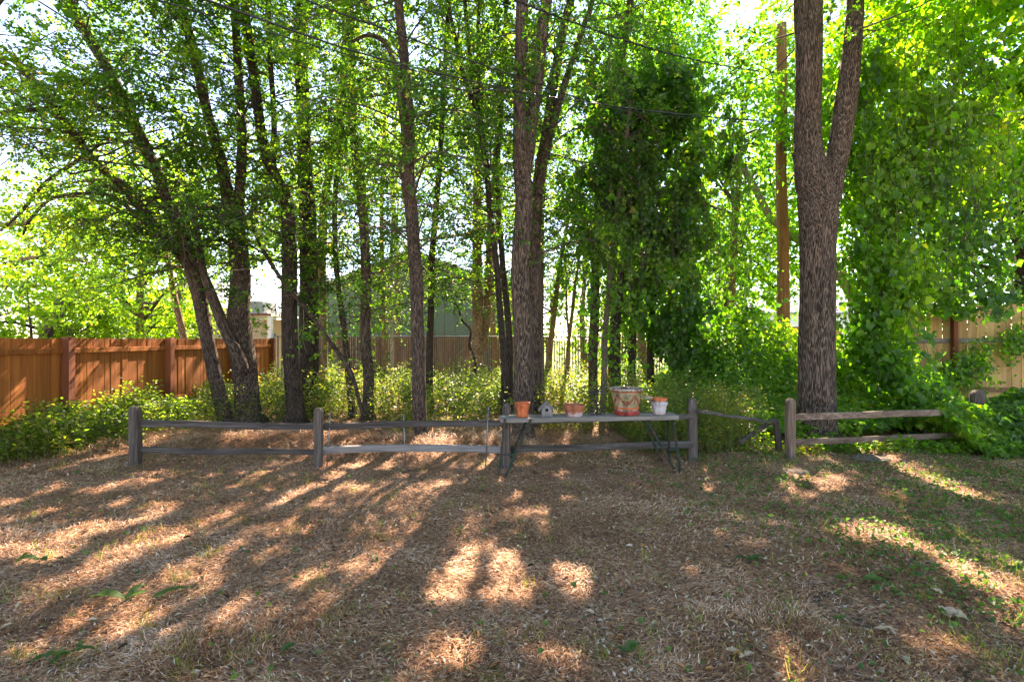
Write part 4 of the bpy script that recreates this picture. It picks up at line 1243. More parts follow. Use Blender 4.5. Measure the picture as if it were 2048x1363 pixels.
m = MB(); m.bar(on_pale(0, .018, 1.66), on_pale(Lf, .018, 1.69), .04, .09); m.build('rail', M['plank'], pale, bevel=.004)
m = MB(); m.bar(on_pale(0, .018, .72), on_pale(Lf, .018, .72), .04, .09); m.build('rail', M['old_board'], pale, bevel=.004)
s_post = (W(1903, 0, 10.2)[0] - A0[0]) / dirv[0]
m = MB(); m.bar(on_pale(s_post, .085, 0), on_pale(s_post, .085, 2.32), .09, .09, (0, 1, 0)); m.build('post', M['redwood'], pale, bevel=.005)
ob = [board_mesh(.138, 1.0, .02, M['old_board'], rng) for k in range(3)]
s = .3
while s < Lf:      # lower boards against the bank
    p = A0[:2] + dirv * s - nrm_ * .03
    o = bpy.data.objects.new('kick_board', ob[rng.integers(3)]); C.objects.link(o); o.parent = pale
    o.location = (p[0] - 9.4 + .003, p[1] - 9.9 + .055, .05); o.scale = (1, 1, .66); o.rotation_euler = (0, 0, rz_ + rng.normal(0, .01))
    s += .15

# the same fence farther off behind the pole
far_f = thing('board_fence', 'short stretch of pale board fence far behind the utility pole', 'fence', (11.5, 21, 0))
for k in range(26):
    x = 10.2 + .143 * k * 1.0
    o = bpy.data.objects.new('board', pm[rng.integers(6)]); C.objects.link(o); o.parent = far_f
    o.location = (x - 11.5, .0 + .02 * k, .35); o.scale = (1, 1, 2.18 + .004 * k - .35); o.rotation_euler = (0, 0, .1)
for k, x in enumerate((10.0, 10.15)):
    m = MB(); m.box((x - .05, 20.8, .0), (x + .05, 20.9, 2.15 + .1 * k)); m.build('post', M['bark_dark'], far_f)

# ------------------------------------------------------------ chain link fence with slats
slat = thing('slatted_fence', 'brown privacy slat chain link fence running behind the grove', 'fence', (0, 19.6, 0))
M['slat'] = wood_mat('brown_slat', [(0.3, (0.045, 0.022, 0.014)), (0.5, (0.13, 0.066, 0.042)), (0.75, (0.26, 0.15, 0.10))], 14, 0.6)
M['galv'] = plain('dull_galvanised_steel', (.20, .20, .20), .45, .7, .2, 20)


def slat_pos(px):
    t = (px - 545) / (1510 - 545)
    Y = 17.3 + 4.2 * t
    return np.array([(px - 1024) / FPX * Y, Y])


m = MB(); mw = MB()
px = 548.0
while px < 1512:
    p = slat_pos(px)
    dens = .13 if px < 660 else (1.0 if px < 1075 else (.62 if px < 1380 else .8))
    if px < 655: stepx = 8.0
    elif px < 1075: stepx = 3.75
    else: stepx = 5.2
    h = 1.78 + rng.normal(0, .012) + (rng.random() < .05) * .12
    w = .052 if px < 1075 and px > 655 else .036
    zb = float(gh(p[0], p[1])) + .02
    m.box((p[0] - w / 2, p[1] + rng.normal(-.004, .012), zb), (p[0] + w / 2, p[1] + .012, zb + h))
    px += stepx + rng.normal(0, .25)
o = m.build('slat', M['slat'], slat); o['kind'] = 'stuff'
for i in range(70):                       # diagonal wires
    for sg in (-1, 1):
        a_ = slat_pos(548 + 13.8 * i); b_ = slat_pos(min(1512, 548 + 13.8 * i + 104)) if sg > 0 else slat_pos(max(548, 548 + 13.8 * i - 104))
        mw.bar((a_[0], a_[1] - .02, .05), (b_[0], b_[1] - .02, 1.8), .0028, .0028)
o = mw.build('wire_mesh', M['galv'], slat); o['kind'] = 'stuff'
for px in (548, 660, 800, 940, 1076, 1180, 1290, 1400, 1510):
    p = slat_pos(px)
    mm = MB(); mm.tube([(p[0], p[1] + .05, -.05), (p[0], p[1] + .05, 1.86)], .03, 10); mm.build('fence_post', M['galv'], slat, True)
mm = MB(); a_, b_ = slat_pos(548), slat_pos(1512)
mm.tube([(a_[0], a_[1] + .05, 1.80), (b_[0], b_[1] + .05, 1.80)], .02, 8); mm.build('top_rail', M['galv'], slat, True)
# white gate post
gp = thing('gate_post', 'white post between the red fence and the open slats', 'post', (*W(541, 760, 16.9)[:2], 0))
x_, y_ = W(541, 760, 16.9)[:2]
M['white'] = plain('white_paint', (.72, .70, .66), .6, 0, .06, 8)
mm = MB(); mm.box((x_ - .065, y_ - .06, -.05), (x_ + .065, y_ + .06, 2.45)); mm.build('post', M['white'], gp, bevel=.008)
mm = MB(); mm.tube([(x_ + .14, y_, -.05), (x_ + .14, y_, 1.9)], .035, 10); mm.build('hinge_post', M['galv'], gp, True)

# ------------------------------------------------------------ buildings
M['green_wall'] = plain('sage_green_siding', (.13, .17, .145), .75, 0, .06, 3)
M['roof_pale'] = plain('pale_roof_edge', (.30, .29, .27), .6, 0, .1, 6)
M['roof_grey'] = plain('grey_shingle', (.30, .31, .33), .85, 0, .2, 30)
M['cream'] = plain('cream_siding', (.70, .66, .58), .7, 0, .05, 4)
M['blue_roof'] = plain('blue_grey_roof', (.16, .19, .25), .7, 0, .2, 10)
M['glass'] = plain('dark_glass', (.03, .035, .04), .08, 0, .1, 2)
M['red_trim'] = plain('red_trim', (.22, .04, .03), .6, 0, .1, 5)
M['panel'] = plain('tan_panel', (.52, .42, .30), .7, 0, .08, 5)


def slab(mb, p, q, r_, s_, th):
    V = [np.array(v, float) for v in (p, q, r_, s_)]
    V += [v + np.array([0, 0, th]) for v in V]
    mb.add(V, [(0, 3, 2, 1), (4, 5, 6, 7), (0, 1, 5, 4), (1, 2, 6, 5), (2, 3, 7, 6), (3, 0, 4, 7)])


gb = thing('gabled_building', 'large sage green building with vertical siding and a pale gable roof behind the grove', 'building', (-5.8, 30, 0))
x0, x1, xp, ze, zp = -12.6, 1.0, -5.8, 4.15, 6.75
npan = 22; pw = (x1 - x0) / npan
for k in range(npan):
    xa, xb = x0 + pw * k + .012, x0 + pw * (k + 1) - .012
    f = lambda x: ze + (zp - ze) * (1 - abs(x - xp) / (xp - x0))
    mm = MB(); V = []
    for yy in (30.0, 30.05): V += [(xa, yy, -.1), (xb, yy, -.1), (xb, yy, f(xb)), (xa, yy, f(xa))]
    mm.add(V, [(0, 1, 2, 3), (7, 6, 5, 4), (0, 4, 5, 1), (1, 5, 6, 2), (2, 6, 7, 3), (3, 7, 4, 0)])
    mm.build('siding_panel', M['green_wall'], gb)
mm = MB(); mm.add([(x0, 30.06, -.1), (x1, 30.06, -.1), (x1, 30.06, ze - .05), (xp, 30.06, zp - .05), (x0, 30.06, ze - .05), (x0, 48, -.1), (x1, 48, -.1), (x1, 48, ze - .05), (xp, 48, zp - .05), (x0, 48, ze - .05)], [(0, 1, 2, 3, 4), (9, 8, 7, 6, 5), (1, 6, 7, 2), (0, 4, 9, 5), (2, 7, 8, 3), (3, 8, 9, 4)]); mm.build('wall', M['green_wall'], gb)
for sx in (-1, 1):
    xe = xp + sx * (x1 - xp + .45); zee = ze - .45 * (zp - ze) / (xp - x0)
    mm = MB(); slab(mm, (xp, 29.6, zp + .02), (xe, 29.6, zee), (xe, 48.5, zee), (xp, 48.5, zp + .02), .16); mm.build('roof', M['roof_pale'], gb)

hs = thing('house', 'pale neighbour house with grey shingle hip roof over the end of the red fence', 'house', (-19.5, 31, 0))
mm = MB(); mm.box((-23.5, 30, 0), (-17.0, 37, 3.55)); mm.build('wall', M['cream'], hs)
for k in range(14):
    mm = MB(); mm.box((-23.5, 29.97, .3 + .23 * k), (-17.0, 29.995, .3 + .23 * k + .21)); mm.build('siding_board', M['cream'], hs)
mm = MB()
mm.add([(-24, 29.5, 3.5), (-16.6, 29.5, 3.5), (-16.6, 37.5, 3.5), (-24, 37.5, 3.5), (-21.2, 33.5, 5.5), (-19.0, 33.5, 5.5)], [(0, 1, 5, 4), (1, 2, 5), (2, 3, 4, 5), (3, 0, 4), (0, 3, 2, 1)])
mm.build('roof', M['roof_grey'], hs)
mm = MB(); mm.box((-18.4, 29.90, 1.6), (-17.6, 29.96, 2.8)); w_ = mm.build('window', M['white'], hs)
mm = MB(); mm.box((-18.34, 29.885, 1.66), (-17.66, 29.898, 2.74)); pn = mm.build('pane', M['glass'], hs); pn.parent = w_
mm = MB(); mm.tube([(-17.1, 29.9, 3.45), (-17.1, 29.9, .2)], .05, 8); mm.build('downspout', M['white'], hs)

tr = thing('trailer', 'long white trailer body behind the red fence', 'trailer', (-15.0, 25, 0))
mm = MB(); mm.box((-17.2, 25, .55), (-12.3, 27.2, 2.28)); mm.build('body', M['white'], tr, bevel=.05)
mm = MB(); mm.box((-17.2, 24.97, .45), (-12.3, 24.995, .62)); mm.build('side_trim', M['red_trim'], tr)
for xx in (-15.4, -14.5):
    mm = MB(); mm.tube([(xx, 24.9, .36), (xx, 25.15, .36)], .36, 18); wl = mm.build('wheel', M['bark_dark'], tr)
    mm = MB(); mm.tube([(xx, 24.87, .36), (xx, 24.895, .36)], .18, 14); hb = mm.build('rim', M['galv'], tr); hb.parent = wl

cp = thing('carport', 'small open carport with red edged flat roof and tan lattice panel beside the white post', 'carport', (-9.3, 19.5, 0))
mm = MB(); mm.box((-11.2, 18.6, 2.55), (-8.75, 21, 2.63)); mm.build('roof', M['white'], cp)
mm = MB(); mm.box((-11.2, 18.57, 2.56), (-8.75, 18.595, 2.63)); mm.build('fascia', M['red_trim'], cp)
mm = MB(); mm.box((-10.2, 18.9, 2.64), (-9.2, 20, 3.1)); mm.build('rooftop_unit', M['roof_grey'], cp)
for xx in (-11.1, -8.85):
    mm = MB(); mm.box((xx - .07, 18.65, -.05), (xx + .07, 18.79, 2.545)); mm.build('post', M['white'], cp)
mm = MB()
mm.box((-10.9, 18.7, 1.7), (-9.05, 18.73, 1.78)); mm.box((-10.9, 18.7, 2.36), (-9.05, 18.73, 2.44))
for k in range(9): mm.bar((-10.85 + .2 * k, 18.74, 1.75), (-10.75 + .2 * k, 18.74, 2.4), .05, .02)
for k in range(3): mm.bar((-10.9, 18.765, 1.85 + .17 * k), (-9.05, 18.765, 1.9 + .17 * k), .02, .04)
mm.build('lattice_panel', M['panel'], cp)
mm = MB(); mm.box((-10.9, 20.9, -.05), (-9.0, 20.95, 2.5)); mm.build('back_wall', M['panel'], cp)

wh = thing('house', 'white house with a blue grey roof far behind the utility pole', 'house', (22, 45, 0))
mm = MB(); mm.box((18.6, 45, 0), (31, 52, 4.0)); mm.build('wall', M['white'], wh)
mm = MB(); slab(mm, (18.0, 44.4, 3.9), (31.5, 44.4, 3.9), (31.5, 49, 6.2), (19.2, 49, 6.2), .12); mm.build('roof', M['blue_roof'], wh)
mm = MB(); mm.box((20.2, 44.95, 1.4), (21.4, 44.99, 2.6)); mm.build('window', M['glass'], wh)
mm = MB(); mm.tube([(19.2, 44.9, 4.0), (19.2, 44.9, .1)], .07, 8); mm.build('downspout', M['roof_grey'], wh)
wg = thing('garage', 'grey gabled garage left of the white house in the distance', 'garage', (17, 48, 0))
mm = MB(); mm.add([(14.6, 48, 0), (17.8, 48, 0), (17.8, 48, 3.2), (16.2, 48, 4.2), (14.6, 48, 3.2), (14.6, 53, 0), (17.8, 53, 0), (17.8, 53, 3.2), (16.2, 53, 4.2), (14.6, 53, 3.2)],
                  [(0, 1, 2, 3, 4), (9, 8, 7, 6, 5), (0, 5, 6, 1), (1, 6, 7, 2), (0, 4, 9, 5)]); mm.build('wall', M['panel'], wg)
for sx in (-1, 1):
    mm = MB(); slab(mm, (16.2, 47.7, 4.22), (16.2 + sx * 1.9, 47.7, 3.05), (16.2 + sx * 1.9, 53.3, 3.05), (16.2, 53.3, 4.22), .1); mm.build('roof', M['roof_grey'], wg)

# ------------------------------------------------------------ utility pole and wires
up_ = thing('utility_pole', 'brown wooden utility pole marked 88 standing in the ivy left of the biggest trunk', 'utility pole', (*W(1566, 0, 14)[:2], .3))
pb = W(1567, 725, 14); px_, py_ = pb[0], pb[1]
me, S = trunk_mesh('pole', [(px_, py_, 0), (px_ - .01, py_, 3), (px_ - .04, py_, 6), (px_ - .06, py_, 10.3)], [.168, .155, .142, .128], M['pole'], 22, .25, 0, 0, 3, .02)
obj('pole', me, up_)
M['steel_dark'] = plain('weathered_steel', (.16, .17, .17), .5, .6, .2, 20)
zc = W(0, 245, 13.9)[2]
mm = MB(); mm.box((px_ - .18, py_ - .20, zc - .045), (px_ + 1.35, py_ - .15, zc + .045)); mm.build('crossarm', M['steel_dark'], up_, bevel=.01)
mm = MB(); mm.tube([(px_ - .03, py_, zc - .05), (px_ - .03, py_, zc + .07)], .165, 20); mm.build('band', M['galv'], up_, True)
mm = MB(); mm.bar((px_ + .9, py_ - .12, zc - .03), (px_ + .05, py_ - .12, zc - .75), .03, .03); mm.build('brace', M['steel_dark'], up_)


def text_obj(name, body, size, loc, rot, mat, parent, depth=.002):
    cu = bpy.data.curves.new(name, 'FONT'); cu.body = body; cu.size = size; cu.extrude = depth
    cu.align_x = 'CENTER'; cu.align_y = 'CENTER'
    t = bpy.data.objects.new(name, cu); C.objects.link(t)
    bpy.context.view_layer.update()
    me = bpy.data.meshes.new_from_object(t)
    bpy.data.objects.remove(t)
    me.materials.clear(); me.materials.append(mat)
    o = bpy.data.objects.new(name, me); C.objects.link(o)
    o.location = Vector([float(v) for v in loc]) - parent.location; o.rotation_euler = rot; o.parent = parent
    return o


for k in range(2):
    zt = W(0, 291 + 9 * k, 13.85)[2]
    xt = W(1569, 0, 13.85)[0]
    mm = MB(); mm.box((xt - .055, py_ - .163, zt - .058), (xt + .055, py_ - .158, zt + .058)); plate = mm.build('number_plate', M['galv'], up_)
    nu = text_obj('numeral', '8', .11, (xt, py_ - .166, zt), (math.radians(90), 0, 0), M['bark_dark'], up_); nu.parent = plate
mm = MB(); p = W(1553, 610, 13.83); mm.box((p[0] + .0, p[1] - .01, p[2] - .06), (p[0] + .045, p[1], p[2] + .06)); mm.build('tag_plate', M['white'], up_)
mm = MB(); p = W(1560, 642, 13.82); mm.tube([p, p + np.array([0, .03, 0])], .022, 10); mm.build('marker_disc', M['white'], up_)

M['cable'] = plain('black_cable', (.02, .02, .022), .5, 0, .2, 5)


def wire(label, pts, r, twist=False, group='overhead wires'):
    P = spline(np.array(pts), 60)
    root = thing('overhead_wire', label, 'wire', P[len(P) // 2], 0, group)
    mm = MB(); mm.tube(P, r, 6); mm.build('cable', M['cable'], root, True)
    if twist:
        T, A, B = frames(P); P2 = spline(P, 260); T, A, B = frames(P2)
        th = np.arange(260) * .9
        mm = MB(); mm.tube(P2 + A * np.cos(th)[:, None] * r * 1.7 + B * np.sin(th)[:, None] * r * 1.7, r * .55, 4); mm.build('wound_cable', M['cable'], root)
    return root


def drop_wire(pts, a=8.84, b=1.173, end=None):
    """service wires run from the pole toward the house over the yard: distance from the plan line"""
    out = [W(x, y, a / (b - (x - 1024) / FPX)) for x, y in pts]
    return out + [W(*end)]


wire('thick twisted cable crossing the middle top toward the utility pole', drop_wire([(960, -40), (1035, 2), (1200, 64), (1347, 110), (1478, 137)], 7.3, 1.05, (1560, 146, 13.9)), .012, True)
wire('highest of the three long wires slanting down from the top left', drop_wire([(540, -35), (612, 0), (697, 33), (797, 68), (951, 125), (1090, 172), (1200, 207), (1400, 232)], 8.9, 1.173, (1562, 243, 13.85)), .0085, True)
wire('thick dark middle wire slanting down from the top left', drop_wire([(360, -22), (414, 0), (587, 62), (697, 99), (824, 134), (1024, 180), (1127, 198), (1350, 228)], 8.84, 1.173, (1562, 246, 13.85)), .0105)
wire('thin lowest wire slanting down from the top left beneath the others', drop_wire([(250, -26), (315, 0), (506, 55), (650, 97), (824, 140), (1024, 183), (1127, 202), (1350, 233)], 8.8, 1.173, (1562, 250, 13.85)), .006)
wire('pale wire in front of the hanging vines at the right edge', [W(1930, 232, 9.0), W(1990, 227, 9.1), W(2100, 214, 9.3)], .010)
for o in list(C.objects):
    if o.get('category') == 'wire' and 'pale' in o['label']:
        for ch in o.children: ch.data.materials[0] = M['galv']

# ------------------------------------------------------------ split rail fence
def beam(p0, p1, w, h, seed, mat, name, parent, sag=0.0, n=14, segs=40, round_top=0.0, ends=.85, twist=.15, up=(0, 0, 1), lump=.12):
    """hand split timber: irregular section that wanders along its length"""
    rg = np.random.default_rng(seed)
    p0 = np.array(p0, float); p1 = np.array(p1, float)
    t = np.linspace(0, 1, segs)
    L = np.linalg.norm(p1 - p0)
    P = p0 + (p1 - p0) * t[:, None]
    P[:, 2] += sag * np.sin(t * PI)
    P += np.column_stack([0 * t, fbm(t * 3 + seed, 0 * t, 2) - .5, fbm(t * 3 + seed + 50, 0 * t, 2) - .5]) * .03 * (np.sin(t * PI) > -1)[:, None] * (1 if abs((p1 - p0)[2]) < L * .5 else .4)
    d = (p1 - p0) / L; upv = np.array(up, float)
    if abs(d @ upv) > .9: upv = np.array([0, 1.0, 0])
    A = np.cross(d, upv); A /= np.linalg.norm(A); B = np.cross(A, d)
    th = np.arange(n) * 2 * PI / n
    # rounded rectangle section
    e = .38
    cx = np.sign(np.cos(th)) * np.abs(np.cos(th)) ** e * w / 2; cz = np.sign(np.sin(th)) * np.abs(np.sin(th)) ** e * h / 2
    ra = 1 + lump * (fbm(th[None] * 2.2 + seed * 3, t[:, None] * L * 1.3 + seed, 2) - .5) * 2
    ra = ra * (1 - .06 * (vnoise(th * 4 + seed, th * 0)[None] > .62))
    g = np.ones(segs)
    if round_top:
        kk = int(segs * .08) + 2
        g[-kk:] = np.sqrt(np.clip(1 - (np.arange(kk) / (kk - .3)) ** 2.6, .04, 1))
    else:
        g[0] = g[-1] = ends
    tw = twist * (t - .5)
    c, s_ = np.cos(tw), np.sin(tw)
    X = cx[None] * ra * g[:, None]; Z = cz[None] * ra * g[:, None]
    X, Z = X * c[:, None] - Z * s_[:, None], X * s_[:, None] + Z * c[:, None]
    V = P[:, None] + X[:, :, None] * A + Z[:, :, None] * B
    m = MB(); m.grid(V)
    o = m.build(name, mat, parent, smooth=False)
    return o


rf = thing('split_rail_fence', 'weathered grey split rail fence of three bays across the yard', 'fence', (-2, 7.0, 0))


def pole_at(px, ytop, ybot, w, seed, parent, mat='grey_z', tilt=0.0):
    Y = CAM_H * FPX / (ybot - HOR)
    b_ = W(px, ybot, Y); g_ = float(gh(b_[0], b_[1]))
    t_ = W(px + tilt, ytop, Y)
    wm = w / FPX * Y
    beam((b_[0], b_[1], g_ - .12), (t_[0], t_[1], t_[2]), wm, wm * .85, seed, M[mat], 'post', parent, n=20, segs=44, round_top=1, twist=.1, lump=.06)
    return Y


pole_at(272, 812, 928, 20, 1, rf, tilt=-2); pole_at(637, 815, 934, 17, 2, rf); pole_at(1012, 807, 932, 17, 3, rf, tilt=1); pole_at(1385, 797, 921, 18, 4, rf, tilt=-1)


def rail_px(a, b, th, seed, parent, mat='grey_x', sag=0.0, Ya=7.0, Yb=7.0, dep=.05, label=None, n=12):
    p = W(a[0], a[1], Ya); q_ = W(b[0], b[1], Yb)
    h = th / FPX * (Ya + Yb) / 2
    o = beam(p, q_, dep, h, seed, M[mat], 'rail', parent, sag=sag, twist=.25, lump=.16, segs=50, n=n)
    if label: o['label'] = label
    return o


rail_px((270, 846), (640, 853), 13, 11, rf, Ya=6.98, Yb=6.94)
rail_px((270, 900), (640, 904), 12, 12, rf, Ya=6.98, Yb=6.94)
rail_px((636, 852), (1010, 845), 13, 13, rf, Ya=6.84, Yb=6.9)
rail_px((636, 901), (1012, 898), 15, 14, rf, 'grey_pale', sag=.03, Ya=6.84, Yb=6.9, label='pale bleached bowed rail')
rail_px((1010, 843), (1385, 832), 11, 15, rf, Ya=7.0, Yb=7.1)
rail_px((1012, 897), (1385, 888), 14, 16, rf, Ya=7.0, Yb=7.1)

rr = thing('split_rail_fence', 'brown split rail fence section in front of the biggest trunk, overgrown at its right end', 'fence', (4.5, 7.3, 0))
M['brown_z'] = wood_mat('brown_weathered_post', [(0.32, (0.035, 0.022, 0.015)), (0.5, (0.14, 0.092, 0.064)), (0.72, (0.31, 0.235, 0.18))], 45, 2.2, 'Z', .9, .012, .1)
M['brown_x'] = wood_mat('brown_weathered_rail', [(0.32, (0.035, 0.022, 0.015)), (0.5, (0.14, 0.092, 0.064)), (0.72, (0.31, 0.235, 0.18))], 45, 2.0, 'X', .9, .012, .15)
pole_at(1580, 797, 915, 18, 5, rr, 'brown_z', 1); pole_at(1956, 780, 890, 22, 6, rr, 'grey_z')
rail_px((1584, 833), (1952, 822), 13, 17, rr, 'brown_x', Ya=7.35, Yb=8.2)
rail_px((1584, 884), (1952, 868), 12, 18, rr, 'brown_x', Ya=7.35, Yb=8.2)

# fallen and broken rails in the gap
def fallen(label, a, b, th, seed, Ya, Yb, mat='grey_x', cat='rail'):
    p = W(a[0], a[1], Ya)
    t = thing('fallen_rail', label, cat, (p[0], p[1], max(0, p[2] - .05)))
    rail_px(a, b, th, seed, t, mat, 0, Ya, Yb, .05)
fallen('thin dark rail sloping down to the right from the fourth grey post', (1394, 820), (1552, 846), 6, 21, 7.0, 7.6)
fallen('broken rail leaning up to the right in the gap between the fences', (1478, 884), (1552, 838), 9, 22, 7.5, 7.7)
fallen('flat dark board lying on the ground in the gap between the fences', (1420, 919), (1516, 909), 9, 23, 7.3, 7.5, 'old_x' if 'old_x' in M else 'grey_x')
fallen('short dark rail stub lying under the broken rail', (1410, 905), (1450, 893), 9, 24, 7.6, 7.9)
st_ = thing('short_post', 'short leaning grey post stub left of the brown fence post', 'post', (*W(1556, 890, 7.75)[:2], 0))
b_ = W(1558, 898, 7.75); t_ = W(1552, 840, 7.75)
beam((b_[0], b_[1], -.05), t_, .085, .07, 31, M['grey_z'], 'post', st_, n=16, segs=20, round_top=1)

# thin metal stakes
for k, (xa, ya, xb, yb, Y, lab) in enumerate([(661, 826, 654, 926, 6.95, 'thin metal stake just right of the second rail post'), (807, 827, 811, 921, 7.0, 'thin metal stake in the middle of the second rail bay'), (977, 812, 971, 926, 6.98, 'thin metal stake left of the table, tied to the top rail')]):
    p, q_ = W(xa, ya, Y - .12), W(xb, yb, Y - .12)
    q_[2] = float(gh(q_[0], q_[1])) - .03
    s_ = thing('metal_stake', lab, 'stake', (q_[0], q_[1], 0), 0, 'metal stakes along the second bay')
    mm = MB(); mm.tube([q_, p], .0085, 10); mm.build('rod', M['galv'], s_, True)
    mm = MB(); c_ = q_ + (p - q_) * .82; mm.tube([c_, c_ + (p - q_) * .02], .016, 10); mm.build('clip', M['steel_dark'], s_, True)
print('fences done')
# ------------------------------------------------------------ the plank table and what stands on it
def paint_over(name, base, over, thr, scale, sz=(1, 1, 1), rough=.75, grad=None):
    """base colour with patches of a second one; grad = (z0, z1): the patches fade in between these heights"""
    m, nt, b = new_mat(name)
    n = noise(nt, coords(nt, sz), scale, 5, .65)
    fac = n
    if grad:
        tc = nt.nodes.new("ShaderNodeTexCoord"); sp = nt.nodes.new("ShaderNodeSeparateXYZ"); nt.links.new(tc.outputs["Object"], sp.inputs[0])
        mr = nt.nodes.new("ShaderNodeMapRange"); mr.inputs[1].default_value = grad[0]; mr.inputs[2].default_value = grad[1]
        mr.inputs[3].default_value = .28; mr.inputs[4].default_value = -.28
        nt.links.new(sp.outputs[2], mr.inputs[0]); fac = math_n(nt, 'ADD', n, mr.outputs[0])
    k = ramp(nt, fac, [(thr - .03, (0, 0, 0)), (thr + .03, (1, 1, 1))])
    v = ramp(nt, noise(nt, coords(nt, (1, 1, 1)), 60, 4), [(.3, (.82, .82, .82)), (.7, (1.12, 1.12, 1.12))])
    c = mixc(nt, 1.0, mixc(nt, k, base, over), v, 'MULTIPLY')
    nt.links.new(c, b.inputs["Base Color"]); b.inputs["Roughness"].default_value = rough
    st_ = ramp(nt, noise(nt, coords(nt, (1, 1, .6)), 7.0, 4, .7), [(.36, (.45, .42, .38)), (.55, (1.05, 1.05, 1.05))])
    c = mixc(nt, 1.0, c, st_, 'MULTIPLY'); nt.links.new(c, b.inputs["Base Color"])
    bump(nt, b, n, .4, .003)
    return m


M['leg'] = paint_over('rusted_green_paint', (.013, .034, .025), (.060, .034, .024), .52, 14, (1, 1, .5), .85)
M['terra'] = paint_over('bright_terracotta', (.50, .115, .035), (.52, .14, .055), .5, 20)
M['terra_faded'] = paint_over('faded_terracotta', (.34, .11, .055), (.42, .30, .28), .53, 14, grad=(.0, .10))
M['terra_rose'] = paint_over('rose_plastic_saucer', (.30, .045, .035), (.34, .065, .05), .5, 20, rough=.5)
M['terra_white'] = paint_over('flaking_white_paint', (.30, .11, .07), (.42, .39, .39), .38, 16, grad=(.0, .0001) and None)
M['mossy'] = paint_over('mossy_limed_terracotta', (.23, .20, .095), (.34, .25, .17), .55, 13)
M['limed'] = paint_over('limed_terracotta_rim', (.22, .11, .07), (.38, .33, .26), .50, 26)
M['garland'] = paint_over('terracotta_garland', (.26, .095, .045), (.44, .34, .25), .62, 60)
M['soil'] = plain('potting_soil', (.035, .025, .02), .95, 0, .4, 60)
M['iron'] = paint_over('black_wrought_iron', (.025, .025, .027), (.11, .10, .10), .6, 20, rough=.45)
M['bird'] = wood_mat('grey_birdhouse_wood', [(0.3, (0.045, 0.042, 0.038)), (0.5, (0.15, 0.14, 0.13)), (0.75, (0.30, 0.285, 0.27))], 70, 6, vary=.08, relief=.003)

TZ0, TZ1 = .703, .742          # height of the plank top at its left and right end
TXL, TXR = (1001 - 1024) / FPX * 6.42, (1351 - 1024) / FPX * 6.55


def tz(x):
    return TZ0 + (TZ1 - TZ0) * (x - TXL) / (TXR - TXL)


tb_ = thing('plank_table', 'grey plank table on splayed rusty green folding legs in front of the rail fence', 'table', ((TXL + TXR) / 2, 6.6, 0))
for k, (ya, yb) in enumerate(((6.42, 6.585), (6.592, 6.76))):
    mb = MB(); V = []
    segs = 24; rg = np.random.default_rng(90 + k)
    R_ = []
    for i in range(segs):
        t = i / (segs - 1); x = TXL + (TXR - TXL) * t + (0 if k == 0 else (-.02 if t == 0 else 0)); z = tz(x)
        a_ = ya + .006 * (fbm(t * 5 + k * 9, 0, 2) - .5) * 2; d_ = .004 * (fbm(t * 6 + 5, k * 3., 2) - .5) * 2
        th_ = .050
        R_.append([(x, a_, z - th_), (x, yb, z - th_), (x, yb, z + d_ - .003), (x, yb - .004, z + d_), (x, a_ + .006, z + d_), (x, a_, z + d_ - .006)])
    mb.grid(np.array(R_)); mb.build('plank', M['plank'], tb_)


def leg(pt, pb, name='leg', w=.026):
    mm = MB(); pt = np.array(pt); pb = np.array(pb)
    d = (pb - pt) / np.linalg.norm(pb - pt)
    # angle iron: two flanges
    mm.bar(pt, pb, w, .0045, (0, 1, 0)); 
    a = np.cross(d, [0, 1, 0]); a /= np.linalg.norm(a)
    o1 = a * (-w / 2 + .002)
    mm.bar(pt + o1 + [0, w / 2 + .003, 0], pb + o1 + [0, w / 2 + .003, 0], .0045, w, (0, 1, 0))
    mm.build(name, M['leg'], tb_)


def L_(px, py, Y): return W(px, py, Y)
YF, YB = 6.395, 6.95
gl = lambda p: np.array([p[0], p[1], float(gh(p[0], p[1])) - .01])
legs = [((1010, 837), (997, 953), YF, 6.33), ((1062, 838), (1010, 953), YF, 6.33), ((1291, 833), (1352, 944), YF + .12, 6.53), ((1345, 831), (1362, 946), YF + .12, 6.50)]
ends_ = []
for (t_, b_, y1, y2) in legs:
    pt = L_(t_[0], t_[1], y1 if y1 == YF else 6.50); 
    if t_[0] > 1200: pt[1] = 6.505; pt = W(t_[0], t_[1], 6.505)
    pb = gl(L_(b_[0], b_[1], y2))
    leg(pt, pb); ends_.append((pt, pb))
back = [((1014, 849), (1003, 932), 6.75, 7.0), ((1055, 849), (1014, 926), 6.75, 7.02), ((1284, 840), (1325, 924), 6.77, 7.06), ((1335, 838), (1341, 922), 6.77, 7.08)]
for (t_, b_, y1, y2) in back:
    pt = L_(t_[0], t_[1], y1); pb = gl(L_(b_[0], b_[1], y2))
    pt[2] = tz(pt[0]) - .052
    leg(pt, pb); ends_.append((pt, pb))
lerp = lambda e, t: e[0] + (e[1] - e[0]) * t
for (i, j, t) in ((0, 1, .60), (2, 3, .58), (4, 5, .60), (6, 7, .62)):
    mm = MB(); mm.bar(lerp(ends_[i], t) + [0, -.004, 0], lerp(ends_[j], t) + [0, -.004, 0], .006, .022); mm.build('crossbar', M['leg'], tb_)
for (i, j) in ((0, 4), (1, 5), (2, 6), (3, 7)):
    mm = MB(); mm.bar(lerp(ends_[i], .08) + [0, .012, 0], lerp(ends_[j], .02), .02, .005); mm.build('hinge_bar', M['leg'], tb_)


def lathe(prof, n=48):
    """closed profile (r, z) turned round the axis"""
    m = MB(); prof = np.array(prof, float); th = np.arange(n) * 2 * PI / n
    V = np.stack([prof[:, 0][:, None] * np.cos(th), prof[:, 0][:, None] * np.sin(th), np.repeat(prof[:, 1][:, None], n, 1)], axis=2)
    m.grid(V, True, True, True)
    return m


